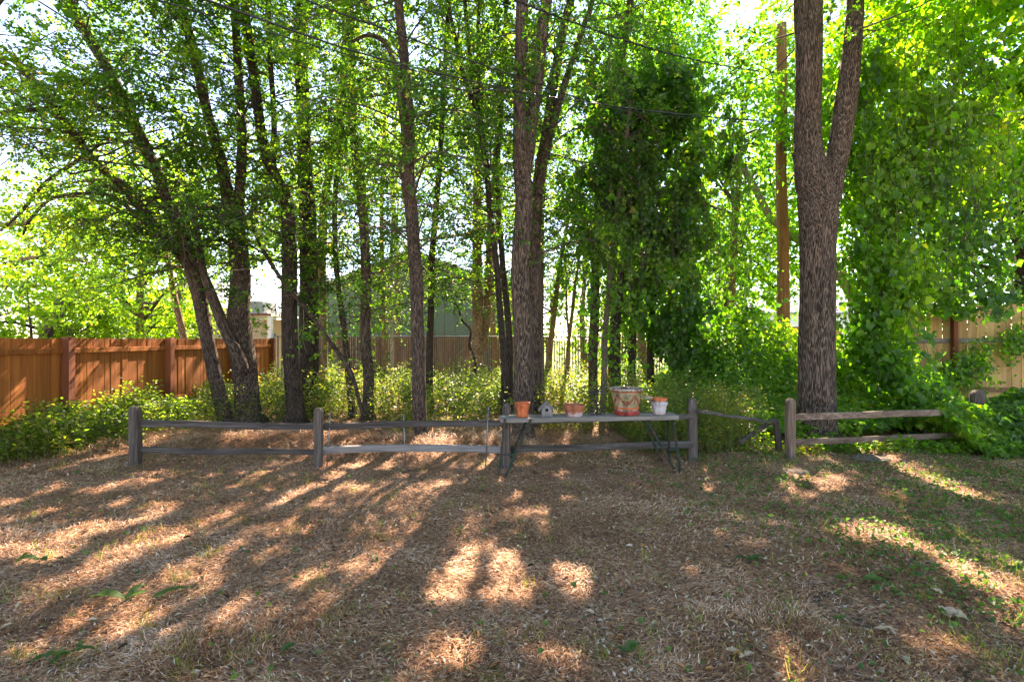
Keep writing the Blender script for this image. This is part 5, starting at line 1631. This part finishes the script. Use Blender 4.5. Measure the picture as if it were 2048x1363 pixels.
def lathe_part(name, prof, mat, parent, n=48):
    me = lathe(prof, n).mesh(name, mat, True)
    o = bpy.data.objects.new(name, me); link(o, parent)
    mo = o.modifiers.new('edge', 'EDGE_SPLIT'); mo.split_angle = R(35)
    return o


def on_table(px, Y):
    x = (px - 1024) / FPX * Y
    return (x, Y, tz(x) + .002)


u = 6.55 / FPX     # metres per photo pixel on the table
# 1 bright pot
t_ = thing('flower_pot', 'bright orange terracotta pot with attached saucer, leftmost on the plank table', 'flower pot', on_table(1045, 6.56))
lathe_part('saucer', [(.001, 0), (.068, 0), (.074, .008), (.080, .020), (.080, .024), (.074, .024), (.070, .016), (.001, .016)], M['terra'], t_)
lathe_part('body', [(.001, .0175), (.064, .0175), (.092, .135), (.084, .135), (.060, .03), (.001, .03)], M['terra'], t_)
lathe_part('rim', [(.0935, .135), (.0975, .137), (.101, .178), (.099, .181), (.090, .181), (.0875, .137)], M['terra'], t_)
lathe_part('soil', [(.001, .03), (.070, .10), (.082, .134), (.001, .135)], M['soil'], t_)
# 2 wide bowl pot
t_ = thing('flower_pot', 'wide shallow faded terracotta pot with a whitish base, middle of the plank table', 'flower pot', on_table(1148.5, 6.56))
lathe_part('body', [(.001, 0), (.104, 0), (.124, .088), (.115, .088), (.098, .012), (.001, .012)], M['terra_faded'], t_)
lathe_part('rim', [(.1255, .088), (.130, .090), (.1375, .142), (.135, .145), (.124, .145), (.1175, .090)], M['terra_faded'], t_)
# 3 birdhouse
bx_ = on_table(1093, 6.56)
t_ = thing('birdhouse', 'small weathered grey wooden birdhouse with a round hole on the plank table', 'birdhouse', bx_)


def bird_front():
    bm = bmesh.new()
    hw, hw2, hz, pk = .070, .064, .108, .170
    outer = [(-hw, .004), (hw, .004), (hw2, hz), (0, pk), (-hw2, hz)]
    cz, cr, n = .088, .021, 20
    me = bpy.data.meshes.new('front_wall')
    for y in (-.075, -.062):
        vo = [bm.verts.new((x, y, z)) for x, z in outer]
        vi = [bm.verts.new((cr * math.sin(2 * PI * k / n), y, cz + cr * math.cos(2 * PI * k / n))) for k in range(n)]
        ed = [bm.edges.new((vo[k], vo[(k + 1) % 5])) for k in range(5)] + [bm.edges.new((vi[k], vi[(k + 1) % n])) for k in range(n)]
        bmesh.ops.triangle_fill(bm, use_beauty=True, edges=ed)
        if y < -.07: a0, a1 = vo, vi
    for k in range(5): bm.faces.new((a0[k], a0[(k + 1) % 5], vo[(k + 1) % 5], vo[k]))
    for k in range(n): bm.faces.new((a1[k], a1[(k + 1) % n], vi[(k + 1) % n], vi[k]))
    bmesh.ops.recalc_face_normals(bm, faces=bm.faces)
    bm.to_mesh(me); bm.free(); me.materials.append(M['bird'])
    return me


o = bpy.data.objects.new('front_wall', bird_front()); link(o, t_)


def local(name, mb, mat, parent, bevel=0.0, smooth=False):
    o = bpy.data.objects.new(name, mb.mesh(name, mat, smooth, bevel)); link(o, parent); return o


for sx in (-1, 1):
    mm = MB(); mm.bar((sx * .064, -.060, .055), (sx * .064, .060, .055), .008, .098); local('side_wall', mm, M['bird'], t_)
    a0 = np.array([0, 0, .186]); a1 = np.array([sx * .106, 0, .082])
    dd = (a1 - a0) / np.linalg.norm(a1 - a0); nn = np.array([-dd[2] * sx, 0, dd[0] * sx]) * .006
    mm = MB(); V = []
    for y in (-.098, .085):
        for p_, q_ in ((a0, 1), (a1, 1)):
            V += [p_ + nn + [0, y, 0], p_ - nn + [0, y, 0]]
    mm.add(V, [(0, 1, 3, 2), (4, 6, 7, 5), (0, 4, 5, 1), (2, 3, 7, 6), (0, 2, 6, 4), (1, 5, 7, 3)]); local('roof_board', mm, M['bird'], t_, .0015)
mm = MB(); mm.add([(-.068, .06, .004), (.068, .06, .004), (.062, .06, .108), (0, .06, .168), (-.062, .06, .108)], [(0, 1, 2, 3, 4)]); local('back_wall', mm, M['bird'], t_)
mm = MB(); mm.box((-.082, -.088, .0), (.082, .078, .0038)); local('floor_board', mm, M['bird'], t_)
for k in range(9):
    mm = MB(); xx = -.06 + .015 * k; mm.box((xx, -.079, .0045), (xx + .010, -.0755, .012 + .016 * RNG.random())); local('trim_piece', mm, M['bird'], t_)

# 4 scroll iron stand
t_ = thing('scroll_stand', 'black wrought iron stand with heart shaped scrolls between the bowl pot and the large planter', 'scroll stand', on_table(1194, 6.56))


def spiral(cx, cz, r0, r1, a0, a1, n=44):
    th = np.linspace(a0, a1, n); r = np.linspace(r0, r1, n)
    return np.column_stack([cx + r * np.cos(th), 0 * th, cz + r * np.sin(th)])


mm = MB(); mm.tube([(0, 0, -.002), (0, 0, .372)], .0095, 8); local('centre_bar', mm, M['iron'], t_, smooth=True)
mm = MB(); mm.tube([(-.06, .0, .368), (.06, 0, .368)], .006, 8); local('top_bar', mm, M['iron'], t_, smooth=True)
for sx in (-1, 1):
    # upper scroll sweeping down to the middle of the bar, then out into the lower spiral
    up_s = spiral(-.048, .315, .012, .052, -1.5, -1.5 - 2 * PI * 1.05 + .35)          # curls out
    up_s = spiral(.044, .318, .014, .050, 3.6, 3.6 - 3.6 - 2.9)
    tail = np.array([[.098, 0, .300], [.090, 0, .262], [.060, 0, .205], [.028, 0, .150], [.006, 0, .118]])
    cur = np.vstack([up_s[:-1], tail])
    cur[:, 0] *= sx
    S_ = spline(cur, 110)
    mm = MB(); mm.tube(S_, .0072, 6); local('upper_scroll', mm, M['iron'], t_, smooth=True)
    lo = spiral(.066, .062, .060, .016, PI * .95, PI * .95 + 2 * PI * 1.6)
    lo[:, 2] = .062 + (lo[:, 2] - .062) * 1.0
    cur = np.vstack([[.008, 0, .09], lo]); cur[:, 0] *= sx
    S_ = spline(cur, 110)
    mm = MB(); mm.tube(S_, .0078, 6); local('lower_scroll', mm, M['iron'], t_, smooth=True)
    mm = MB(); mm.tube([(sx * .066, -.004, .060), (sx * .066, .004, .060)], .014, 10); local('rosette', mm, M['iron'], t_, smooth=True)

# 5 large planter
t_ = thing('planter', 'large mossy terracotta planter with garland relief and rope rim on a rose saucer', 'planter', on_table(1252.5, 6.60))
t_.scale = (1.0, 1.0, .92)
lathe_part('saucer', [(.001, 0), (.150, 0), (.160, .012), (.166, .05), (.171, .052), (.171, .066), (.163, .066), (.157, .014), (.001, .014)], M['terra_rose'], t_, 64)
lathe_part('base_ring', [(.001, .016), (.146, .016), (.149, .07), (.152, .085), (.001, .085)], M['limed'], t_, 64)
lathe_part('lower_band', [(.001, .0855), (.154, .0855), (.160, .090), (.161, .108), (.156, .112), (.001, .112)], M['terra'], t_, 64)
lathe_part('body', [(.152, .1125), (.158, .128), (.170, .19), (.182, .26), (.192, .318), (.178, .318), (.165, .2), (.140, .1125)], M['mossy'], t_, 72)
lathe_part('neck_band', [(.193, .3185), (.198, .325), (.200, .333), (.18, .333), (.18, .3185)], M['terra'], t_, 64)
# rope rim: a ring with twisted lobes
m_ = MB(); n1, n2 = 168, 12; Vg = []
for i in range(n1):
    a_ = 2 * PI * i / n1; ring = []
    for j in range(n2):
        b_ = 2 * PI * j / n2; rr_ = .0195 + .0035 * math.cos(6 * 1.0 * (a_ * 6 + b_ / 1.0)) * 1
        ring.append(((.200 + rr_ * math.cos(b_)) * math.cos(a_), (.200 + rr_ * math.cos(b_)) * math.sin(a_), .353 + rr_ * math.sin(b_)))
    Vg.append(ring)
Vg.append(Vg[0]); m_.grid(np.array(Vg), True, False, False); local('rope_rim', m_, M['limed'], t_, smooth=True)
lathe_part('soil', [(.001, .30), (.178, .30), (.178, .317), (.001, .320)], M['soil'], t_)
# garlands: rows of small leaves hanging in swags round the pot
ico = bmesh.new(); bmesh.ops.create_icosphere(ico, subdivisions=1, radius=1.0)
IV = np.array([v.co[:] for v in ico.verts]); IF = [[v.index for v in f.verts] for f in ico.faces]; ico.free()
body_r = lambda z: np.interp(z, [.1125, .128, .19, .26, .318], [.152, .158, .170, .182, .192])


def bead(mb, a_, z, s):
    r_ = body_r(z) + s * .25
    c_ = np.array([r_ * math.cos(a_), r_ * math.sin(a_), z])
    e1 = np.array([-math.sin(a_), math.cos(a_), 0]); e2 = np.array([math.cos(a_), math.sin(a_), 0]); e3 = np.array([0, 0, 1.0])
    V = c_ + IV[:, :1] * e1 * s + IV[:, 1:2] * e2 * s * .8 + IV[:, 2:3] * e3 * s
    mb.add(V, IF)


NS = 5
for k in range(NS):
    a0 = -PI / 2 + .42 + 2 * PI * k / NS
    mb = MB()
    for i in range(26):
        t = i / 25; aa = a0 - 2 * PI / NS * t * .97
        zz = .292 - .125 * math.sin(PI * t) ** .9
        wdt = .2 + .8 * math.sin(PI * t)
        for r_ in range(5):
            bead(mb, aa + RNG.normal(0, .004), zz + (r_ - 2) * .0125 * (.4 + .6 * wdt), .0066 + .0012 * RNG.random())
    local('garland', mb, M['garland'], t_, smooth=True)
    mb = MB()
    for i in range(9):
        for r_ in range(3):
            w_ = (.2 + .8 * math.sin(PI * min(1, i / 9 + .1)))
            bead(mb, a0 + .03 + (r_ - 1) * .05 * w_, .292 - .0155 * i, .0060)
    local('leaf_drop', mb, M['garland'], t_, smooth=True)
mm = MB(); mm.tube(spline([(-.17, -.02, .36), (-.22, -.03, .383), (-.30, -.05, .392)], 10), .0022, 5); local('wire_end', mm, M['galv'], t_)
mm = MB(); mm.tube(spline([(.17, -.08, .36), (.172, -.08, .385), (.178, -.08, .40)], 8), .0018, 5); local('wire_end', mm, M['galv'], t_)

# 6 stacked small pots
c6 = on_table(1318, 6.60)
t_ = thing('flower_pot', 'small white painted terracotta pot with bare base, right end of the plank table', 'flower pot', c6)
lathe_part('foot', [(.001, 0), (.077, 0), (.083, .030), (.001, .030)], M['terra_faded'], t_)
lathe_part('body', [(.001, .0305), (.083, .0305), (.098, .115), (.090, .115), (.07, .036), (.001, .036)], M['terra_white'], t_)
lathe_part('rim', [(.099, .1155), (.107, .118), (.110, .148), (.106, .158), (.098, .160), (.094, .1155)], M['terra_white'], t_)
t_ = thing('flower_pot', 'low terracotta pot nested upright in the white painted pot', 'flower pot', (c6[0] + .006, c6[1], c6[2] + .125))
lathe_part('body', [(.001, 0), (.072, 0), (.080, .045), (.073, .045), (.06, .006), (.001, .006)], M['terra_faded'], t_)
lathe_part('rim', [(.081, .0455), (.091, .047), (.094, .080), (.091, .083), (.083, .083), (.076, .0455)], M['terra'], t_)
# dry plant tuft drooping out between planter and pots
t_ = thing('dried_plant', 'wisp of dried grass hanging from the nested pot toward the large planter', 'dry plant', (c6[0] - .06, c6[1] - .02, c6[2] + .19))
tb = Tubes(); rg = np.random.default_rng(4)
for k in range(60):
    a_ = rg.normal(0, .02, 3); L = rg.uniform(.5, 1)
    P = np.array([[0.0, 0, 0], [-.05, 0, .012], [-.11 * L - .02, 0, .022], [-.19 * L - .02, 0, .03]]) + np.outer([0, .3, .7, 1], a_)
    tb.add(P, np.array([.0009, .0009, .0008, .0004]), 3)
o = bpy.data.objects.new('dry_blade', tb.mesh('dry_blade', M['straw_pale'] if 'straw_pale' in M else plain('pale_dry_grass', (.42, .36, .24), .8, 0, .3, 30))); link(o, t_); o['kind'] = 'stuff'
print('table done')

# ------------------------------------------------------------ what lies on the ground
rng = np.random.default_rng(31)


def scatter(n, y0, y1, near=1.0):
    """ground points in front of the rails; near > 0 puts more of them close to the camera"""
    y = y0 + (y1 - y0) * rng.random(n) ** (1 + near)
    x = (rng.random(n) * 2 - 1) * (y * 1.06 + .2)
    return x, y


def flat_leaves(name, x, y, lmin, lmax, wr, mat, tint, lift=.01, tilt=.35, shape='kite', label=None, curl=.25, parent=None):
    z = gh(x, y) + lift * rng.random(len(x))
    az = rng.uniform(0, 2 * PI, len(x))
    d = np.column_stack([np.cos(az), np.sin(az), rng.normal(0, tilt, len(x))])
    n_ = np.column_stack([rng.normal(0, tilt, len(x)), rng.normal(0, tilt, len(x)), np.ones(len(x))])
    L = rng.uniform(lmin, lmax, len(x))
    P = np.column_stack([x, y, z + np.abs(d[:, 2]) * L * .3])
    o = obj(name, leaves_mesh(name, P, d, n_, L, L * wr, tint, M[mat], shape, curl))
    tag(o, label, None, None, 'stuff')
    return o


# matted thatch: short thin curved strands in tufts that share a lie
def thatch(name, label, n, y0, y1, near, region=None, lmin=.03, lmax=.085, w=.0030, mat='straw', lift=.018):
    x, y = scatter(n, y0, y1, near)
    den = fbm(x * 1.9 + 11, y * 1.9, 3)
    # bare dark soil shows between tufts, more of it at the right
    kp = rng.random(n) < np.clip((den - .25 - .05 * sstep(1, 5, x)) * 6, .42, 1)
    if region is not None: kp &= region(x, y)
    x, y = x[kp], y[kp]; n = len(x)
    az = fbm(x * .7 + 90, y * .7, 2) * 9 + rng.normal(0, .75, n)
    el = np.abs(rng.normal(.05, .22, n))
    d = np.column_stack([np.cos(az), np.sin(az), el])
    L = rng.uniform(lmin, lmax, n)
    z = gh(x, y) + lift * rng.random(n) * np.clip(den[kp] * 1.6, .3, 1.3)
    P = np.column_stack([x, y, z])
    s = norm(np.cross(d, [0, 0, 1.0])); up = np.cross(s, norm(d))
    bend = rng.normal(0, .22, n)[:, None] * s
    V = np.zeros((n, 4, 3)); d = norm(d)
    wv = w * np.clip(y / 4.0, .8, 1.8)[:, None] * rng.uniform(.6, 1.4, (n, 1))
    V[:, 0] = P
    mid = P + d * L[:, None] * .5 + up * L[:, None] * .10
    V[:, 1] = mid + s * wv * .75; V[:, 2] = mid - s * wv * .75
    V[:, 3] = P + d * L[:, None] + bend * L[:, None] - up * L[:, None] * .05
    ff = np.array([0, 1, 2, 2, 1, 3])
    idx = (np.arange(n)[:, None] * 4 + ff[None]).ravel()
    tt = np.clip(.45 + (fbm(x * 2.5, y * 2.5 + 60, 2) - .5) * .8 + rng.normal(0, .30, n), 0, 1)
    o = obj(name, np_mesh(name, V, idx, np.tile([3, 3], n), M[mat], np.repeat(tt, 2)))
    tag(o, label, None, None, 'stuff')


thatch('dry_thatch', 'matted dry brown grass clippings over the yard', 240000, 1.75, 9.6, .7)
thatch('dry_grass_mound', 'long tan dry grass heaped behind the left rails', 70000, 7.3, 10.2, 0, lambda x, y: (x < 1.2) & (x > -6.5) & (gh(x, y) > -.2) & (rng.random(len(x)) < np.exp(-((y - 8.3) / .9) ** 2)), .10, .26, .0024, 'straw', .09)
x, y = scatter(120000, 1.75, 12.0, .75)
kp = rng.random(len(x)) < np.clip(.40 + .4 * sstep(-2, 4, x) + 1.2 * (fbm(x * 1.2, y * 1.2 + 20) - .5), 0.1, 1)
x, y = x[kp], y[kp]
flat_leaves('leaf_litter', x, y, .012, .038, .42, 'litter', np.clip(rng.normal(.5, .32, len(x)), 0, 1), .024, .4, 'kite', 'fallen brown leaf bits and bark chips', .10)
x, y = scatter(1500, 1.9, 9, .5)
flat_leaves('curled_leaf_litter', x, y, .035, .065, .36, 'litter', np.clip(rng.normal(.5, .25, len(x)), 0, 1), .03, .4, 'oval', 'larger curled dead leaves scattered over the yard', .28)
# clover and small shoots: dense on the right, rare elsewhere
x, y = scatter(62000, 2.4, 8.4, .15)
m_ = sstep(.8, 3.2, x - (7.4 - y) * .22) * (fbm(x * 1.5 + 70, y * 1.5, 3) > .38) + .014
kp = rng.random(len(x)) < m_ * .48
x, y = x[kp], y[kp]
flat_leaves('clover', x, y, .018, .045, .95, 'clover', rng.random(len(x)), .07, .4, 'heart', 'green clover and seedlings spreading over the right side of the yard')
# grass tufts
x0_, y0_ = scatter(1500, 1.9, 8.2, .4)
kp = rng.random(len(x0_)) < np.clip(.18 + .75 * sstep(1.5, 4, x0_), 0, 1); x0_, y0_ = x0_[kp], y0_[kp]
k = 14; x = np.repeat(x0_, k) + rng.normal(0, .035, len(x0_) * k); y = np.repeat(y0_, k) + rng.normal(0, .035, len(x0_) * k)
P = np.column_stack([x, y, gh(x, y)]); d = np.column_stack([rng.normal(0, .5, len(x)), rng.normal(0, .5, len(x)), np.ones(len(x))])
o = obj('grass_tuft', leaves_mesh('grass_tuft', P, d, rng.normal(0, 1, P.shape), rng.uniform(.04, .14, len(x)), .004, rng.random(len(x)), M['weed'], 'blade')); tag(o, 'thin green grass tufts growing through the thatch', None, None, 'stuff')
# fine twigs
tb = Tubes(); x, y = scatter(900, 1.9, 9, .6)
for i in range(len(x)):
    L = rng.uniform(.06, .34); az = rng.uniform(0, PI); t = np.linspace(-.5, .5, 4)[:, None]
    P = np.array([x[i], y[i], float(gh(x[i], y[i])) + .022]) + np.array([math.cos(az), math.sin(az), rng.normal(0, .06)]) * L * t + rng.normal(0, .012, (4, 3))
    tb.add(P, np.linspace(1, .5, 4) * rng.uniform(.0010, .0026), 3)
o = obj('twig_litter', tb.mesh('twig_litter', M['dead_twig'])); tag(o, 'pale broken twigs scattered over the thatch', None, None, 'stuff')


def g_at(px, py, dz=0.0):
    Y = CAM_H * FPX / (py - HOR); p = W(px, py, Y); p[2] = float(gh(p[0], p[1])) + dz
    return p


def stick(label, pts, r, mat='twig', side=()):
    P = np.array([g_at(a, b, .015 + (c if len(q) > 2 else 0)) for q in pts for a, b, c in [(*q, 0)[:3]]])
    root = thing('fallen_branch', label, 'branch', P[0])
    me, S = trunk_mesh('stem', P, np.linspace(r, r * .45, len(P)), M[mat], 7, .04, 0, 0, len(label))
    obj('stem', me, root)
    for pp in side:
        P = np.array([g_at(a, b, .02) for a, b in pp]); me, S = trunk_mesh('side_twig', P, np.linspace(r * .5, r * .2, len(P)), M[mat], 6, .04, 0, 0, 2); obj('side_twig', me, root)


M['stick_brown'] = plain('reddish_brown_twig', (.20, .10, .055), .8, 0, .3, 30)
stick('long brown stick near the bottom edge slanting down right, right of centre', [(1508, 1298), (1540, 1318), (1580, 1335), (1625, 1362)], .010, 'stick_brown', [[(1508, 1298), (1506, 1335)]])
stick('thick curved brown stick at the lower right of centre', [(1690, 1342), (1720, 1328), (1738, 1308), (1772, 1290)], .011, 'stick_brown')
stick('thin forked grey twig right of the long brown stick', [(1594, 1287), (1640, 1316), (1700, 1346), (1740, 1358)], .004, 'dead_twig', [[(1620, 1300), (1650, 1335)]])
stick('thin reddish twig lying across the litter at the right, left of the sunny strip', [(1660, 1155), (1700, 1157), (1740, 1151), (1765, 1150)], .006, 'stick_brown')
stick('dark stick slanting down right in the bottom right corner', [(1900, 1288), (1950, 1322), (2010, 1352), (2035, 1362)], .008, 'stick_brown')
stick('pale stick pointing down right beside the sunny patch at the bottom centre', [(1000, 1265), (1015, 1290), (1028, 1318)], .006, 'dead_twig')
stick('curved brown twig left of the bottom centre', [(580, 1318), (610, 1330), (635, 1350), (650, 1362)], .007, 'stick_brown')
stick('long thin brown twig along the bottom edge at the left', [(250, 1356), (330, 1352), (400, 1354)], .006, 'stick_brown')
stick('thin dark curved twig at the lower left', [(40, 1260), (60, 1280), (90, 1284), (125, 1288)], .005, 'stick_brown')
stick('brown twig right of the bright patch under the middle of the yard', [(1235, 1205), (1280, 1196), (1335, 1192)], .007, 'stick_brown')
stick('short brown twig left of that bright patch, pointing up right', [(930, 1290), (960, 1280), (985, 1268)], .005, 'stick_brown')
stick('grey twig lying near the right feet of the plank table', [(1300, 918), (1322, 925), (1336, 930)], .005, 'dead_twig', [[(1322, 925), (1316, 938)]])
stick('bare grey branch leaning on the lower rail at the right', [(1812, 905), (1850, 880, .12), (1884, 840, .28)], .010, 'dead_twig', [[(1850, 892), (1905, 908)], [(1868, 885), (1912, 905)]])
stick('brown stick lying from the foot of the bank toward the right edge', [(1910, 935), (1960, 928), (2020, 930)], .009, 'stick_brown')


def big_leaf(label, px, py, L, wr, az, tint, mat='litter', name='fallen_leaf', blades=((0, 1.0),), lift=.02, tilt=.15, nl=12):
    """a single leaf big enough to pick out: ribbed blade with a folded midrib and wavy toothed edge"""
    c = g_at(px, py, lift)
    root = thing(name, label, 'leaf', c)
    rg = np.random.default_rng(int(px))
    for (da, sc_) in blades:
        l_ = L * sc_; a_ = az + da; ca, sa = math.cos(a_), math.sin(a_)
        rows = []
        for i in range(nl + 1):
            t = i / nl; w_ = l_ * wr * (math.sin(PI * min(1, t * .96 + .03)) ** .8) * (1 - .25 * t) * (1 + .07 * (-1) ** i)
            zc_ = tilt * l_ * math.sin(t * 2.2)
            row = []
            for j in (-1, -.5, 0, .5, 1):
                zz = zc_ + abs(j) * w_ * .38 + rg.normal(0, .004)
                row.append((c[0] + ca * l_ * t - sa * j * w_, c[1] + sa * l_ * t + ca * j * w_, c[2] + zz))
            rows.append(row)
        V = np.array(rows).reshape(-1, 3); F = []
        for i in range(nl):
            for j in range(4): F += [i * 5 + j, i * 5 + j + 1, (i + 1) * 5 + j + 1, (i + 1) * 5 + j]
        obj('blade', np_mesh('blade', V, F, np.full(nl * 4, 4), M[mat], np.full(nl * 4, tint)), root)
    mm = MB(); p = c.copy(); mm.tube([p + [0, 0, .002], p + [-.05 * math.cos(az), -.05 * math.sin(az), .0]], .0016, 5); mm.build('leaf_stalk', M['twig'], root)


big_leaf('large green toothed leaf cluster lying in the sun at the lower left', 252, 1203, .20, .22, 3.35, .3, 'clover', 'fallen_leaf', ((0, 1.0), (-1.9, .75), (-2.9, .6)), .03, .2)
big_leaf('long green folded leaf right of the large green cluster at the lower left', 300, 1198, .24, .14, .5, .3, 'clover', 'fallen_leaf', ((0, 1.0), (.5, .5)), .02, .12)
big_leaf('grey green three part leaf near the bottom left corner', 140, 1318, .17, .16, 4.0, .15, 'clover', 'fallen_leaf', ((0, 1.0), (.7, .7), (2.4, .7)), .03)
big_leaf('dark green leaf pair at the left edge in shade', 75, 1126, .13, .3, 3.3, .1, 'clover', 'fallen_leaf', ((0, 1), (2.6, .9)))
big_leaf('yellow green curled leaf at the right, above the long sunny strip end', 1722, 1164, .15, .33, 5.8, 1.0, 'clover', 'fallen_leaf')
big_leaf('pale bleached lobed leaf group beside the sunny strip at the lower right', 1888, 1232, .12, .42, 5.2, .78, 'litter', 'fallen_leaf', ((0, 1.0), (.9, .85), (-.8, .6), (2.0, .6)), .03, .1)
big_leaf('single pale leaf just above the bleached group at the lower right', 1886, 1196, .075, .4, 2.0, .78, 'litter')
big_leaf('curled grey green leaf at the lower right among sticks', 1750, 1262, .11, .2, 5.9, .75, 'litter', 'fallen_leaf', ((0, 1.0), (.5, .6)))
big_leaf('pale green upright leaf at the bottom right of centre', 1800, 1314, .08, .35, 4.6, .76, 'litter')
big_leaf('brown curled dead leaf lying among the sun streaks at the far left', 178, 1092, .08, .4, 1.0, .3, 'litter')
big_leaf('brown dead leaf right of the left sun streaks, above the green leaf cluster', 345, 1118, .09, .4, .4, .3, 'litter')
big_leaf('dark green leaf lying left of the bright patch at the bottom centre', 560, 1322, .09, .32, .9, .2, 'clover')
big_leaf('green leaf with a second small one near the bottom, right of centre', 1250, 1312, .11, .3, .6, .3, 'clover', 'fallen_leaf', ((0, 1), (1.6, .5)))
big_leaf('dull green leaf cluster in the litter right of centre', 1500, 1128, .12, .25, .2, .1, 'clover', 'fallen_leaf', ((0, 1.0), (2.9, .9), (1.2, .5), (-.6, .6)))
big_leaf('grey green leaf lying beside the long brown stick near the bottom edge', 1488, 1322, .09, .3, 2.6, .74, 'litter', 'fallen_leaf', ((0, 1.0), (-2.4, .7)))

# flat stone by the rails
M['stone'] = plain('grey_brown_stone', (.11, .08, .06), .9, 0, .3, 14, .01)
for (px, py, rx, lab) in ((1592, 945, .17, 'flat grey stone in the litter in front of the brown fence post'), (1740, 917, .26, 'larger flat stone half buried below the right hand rails')):
    c = g_at(px, py); t_ = thing('flat_stone', lab, 'stone', c)
    bm = bmesh.new(); bmesh.ops.create_icosphere(bm, subdivisions=3, radius=1)
    for v in bm.verts:
        f_ = 1 + .35 * (float(fbm(v.co.x * 1.6 + px, v.co.y * 1.6 + v.co.z)) - .5)
        v.co = Vector((v.co.x * rx * f_, v.co.y * rx * .7 * f_, max(-.02, v.co.z * .045 * f_)))
    me = bpy.data.meshes.new('stone'); bm.to_mesh(me); bm.free(); me.materials.append(M['stone'])
    o = bpy.data.objects.new('stone', me); link(o, t_)
tris = sum(int(len(o.data.loops) - 2 * len(o.data.polygons)) for o in C.objects if o.type == 'MESH'); print('TRIS', tris)
print('all done', sum(len(o.data.polygons) for o in C.objects if o.type == 'MESH'))
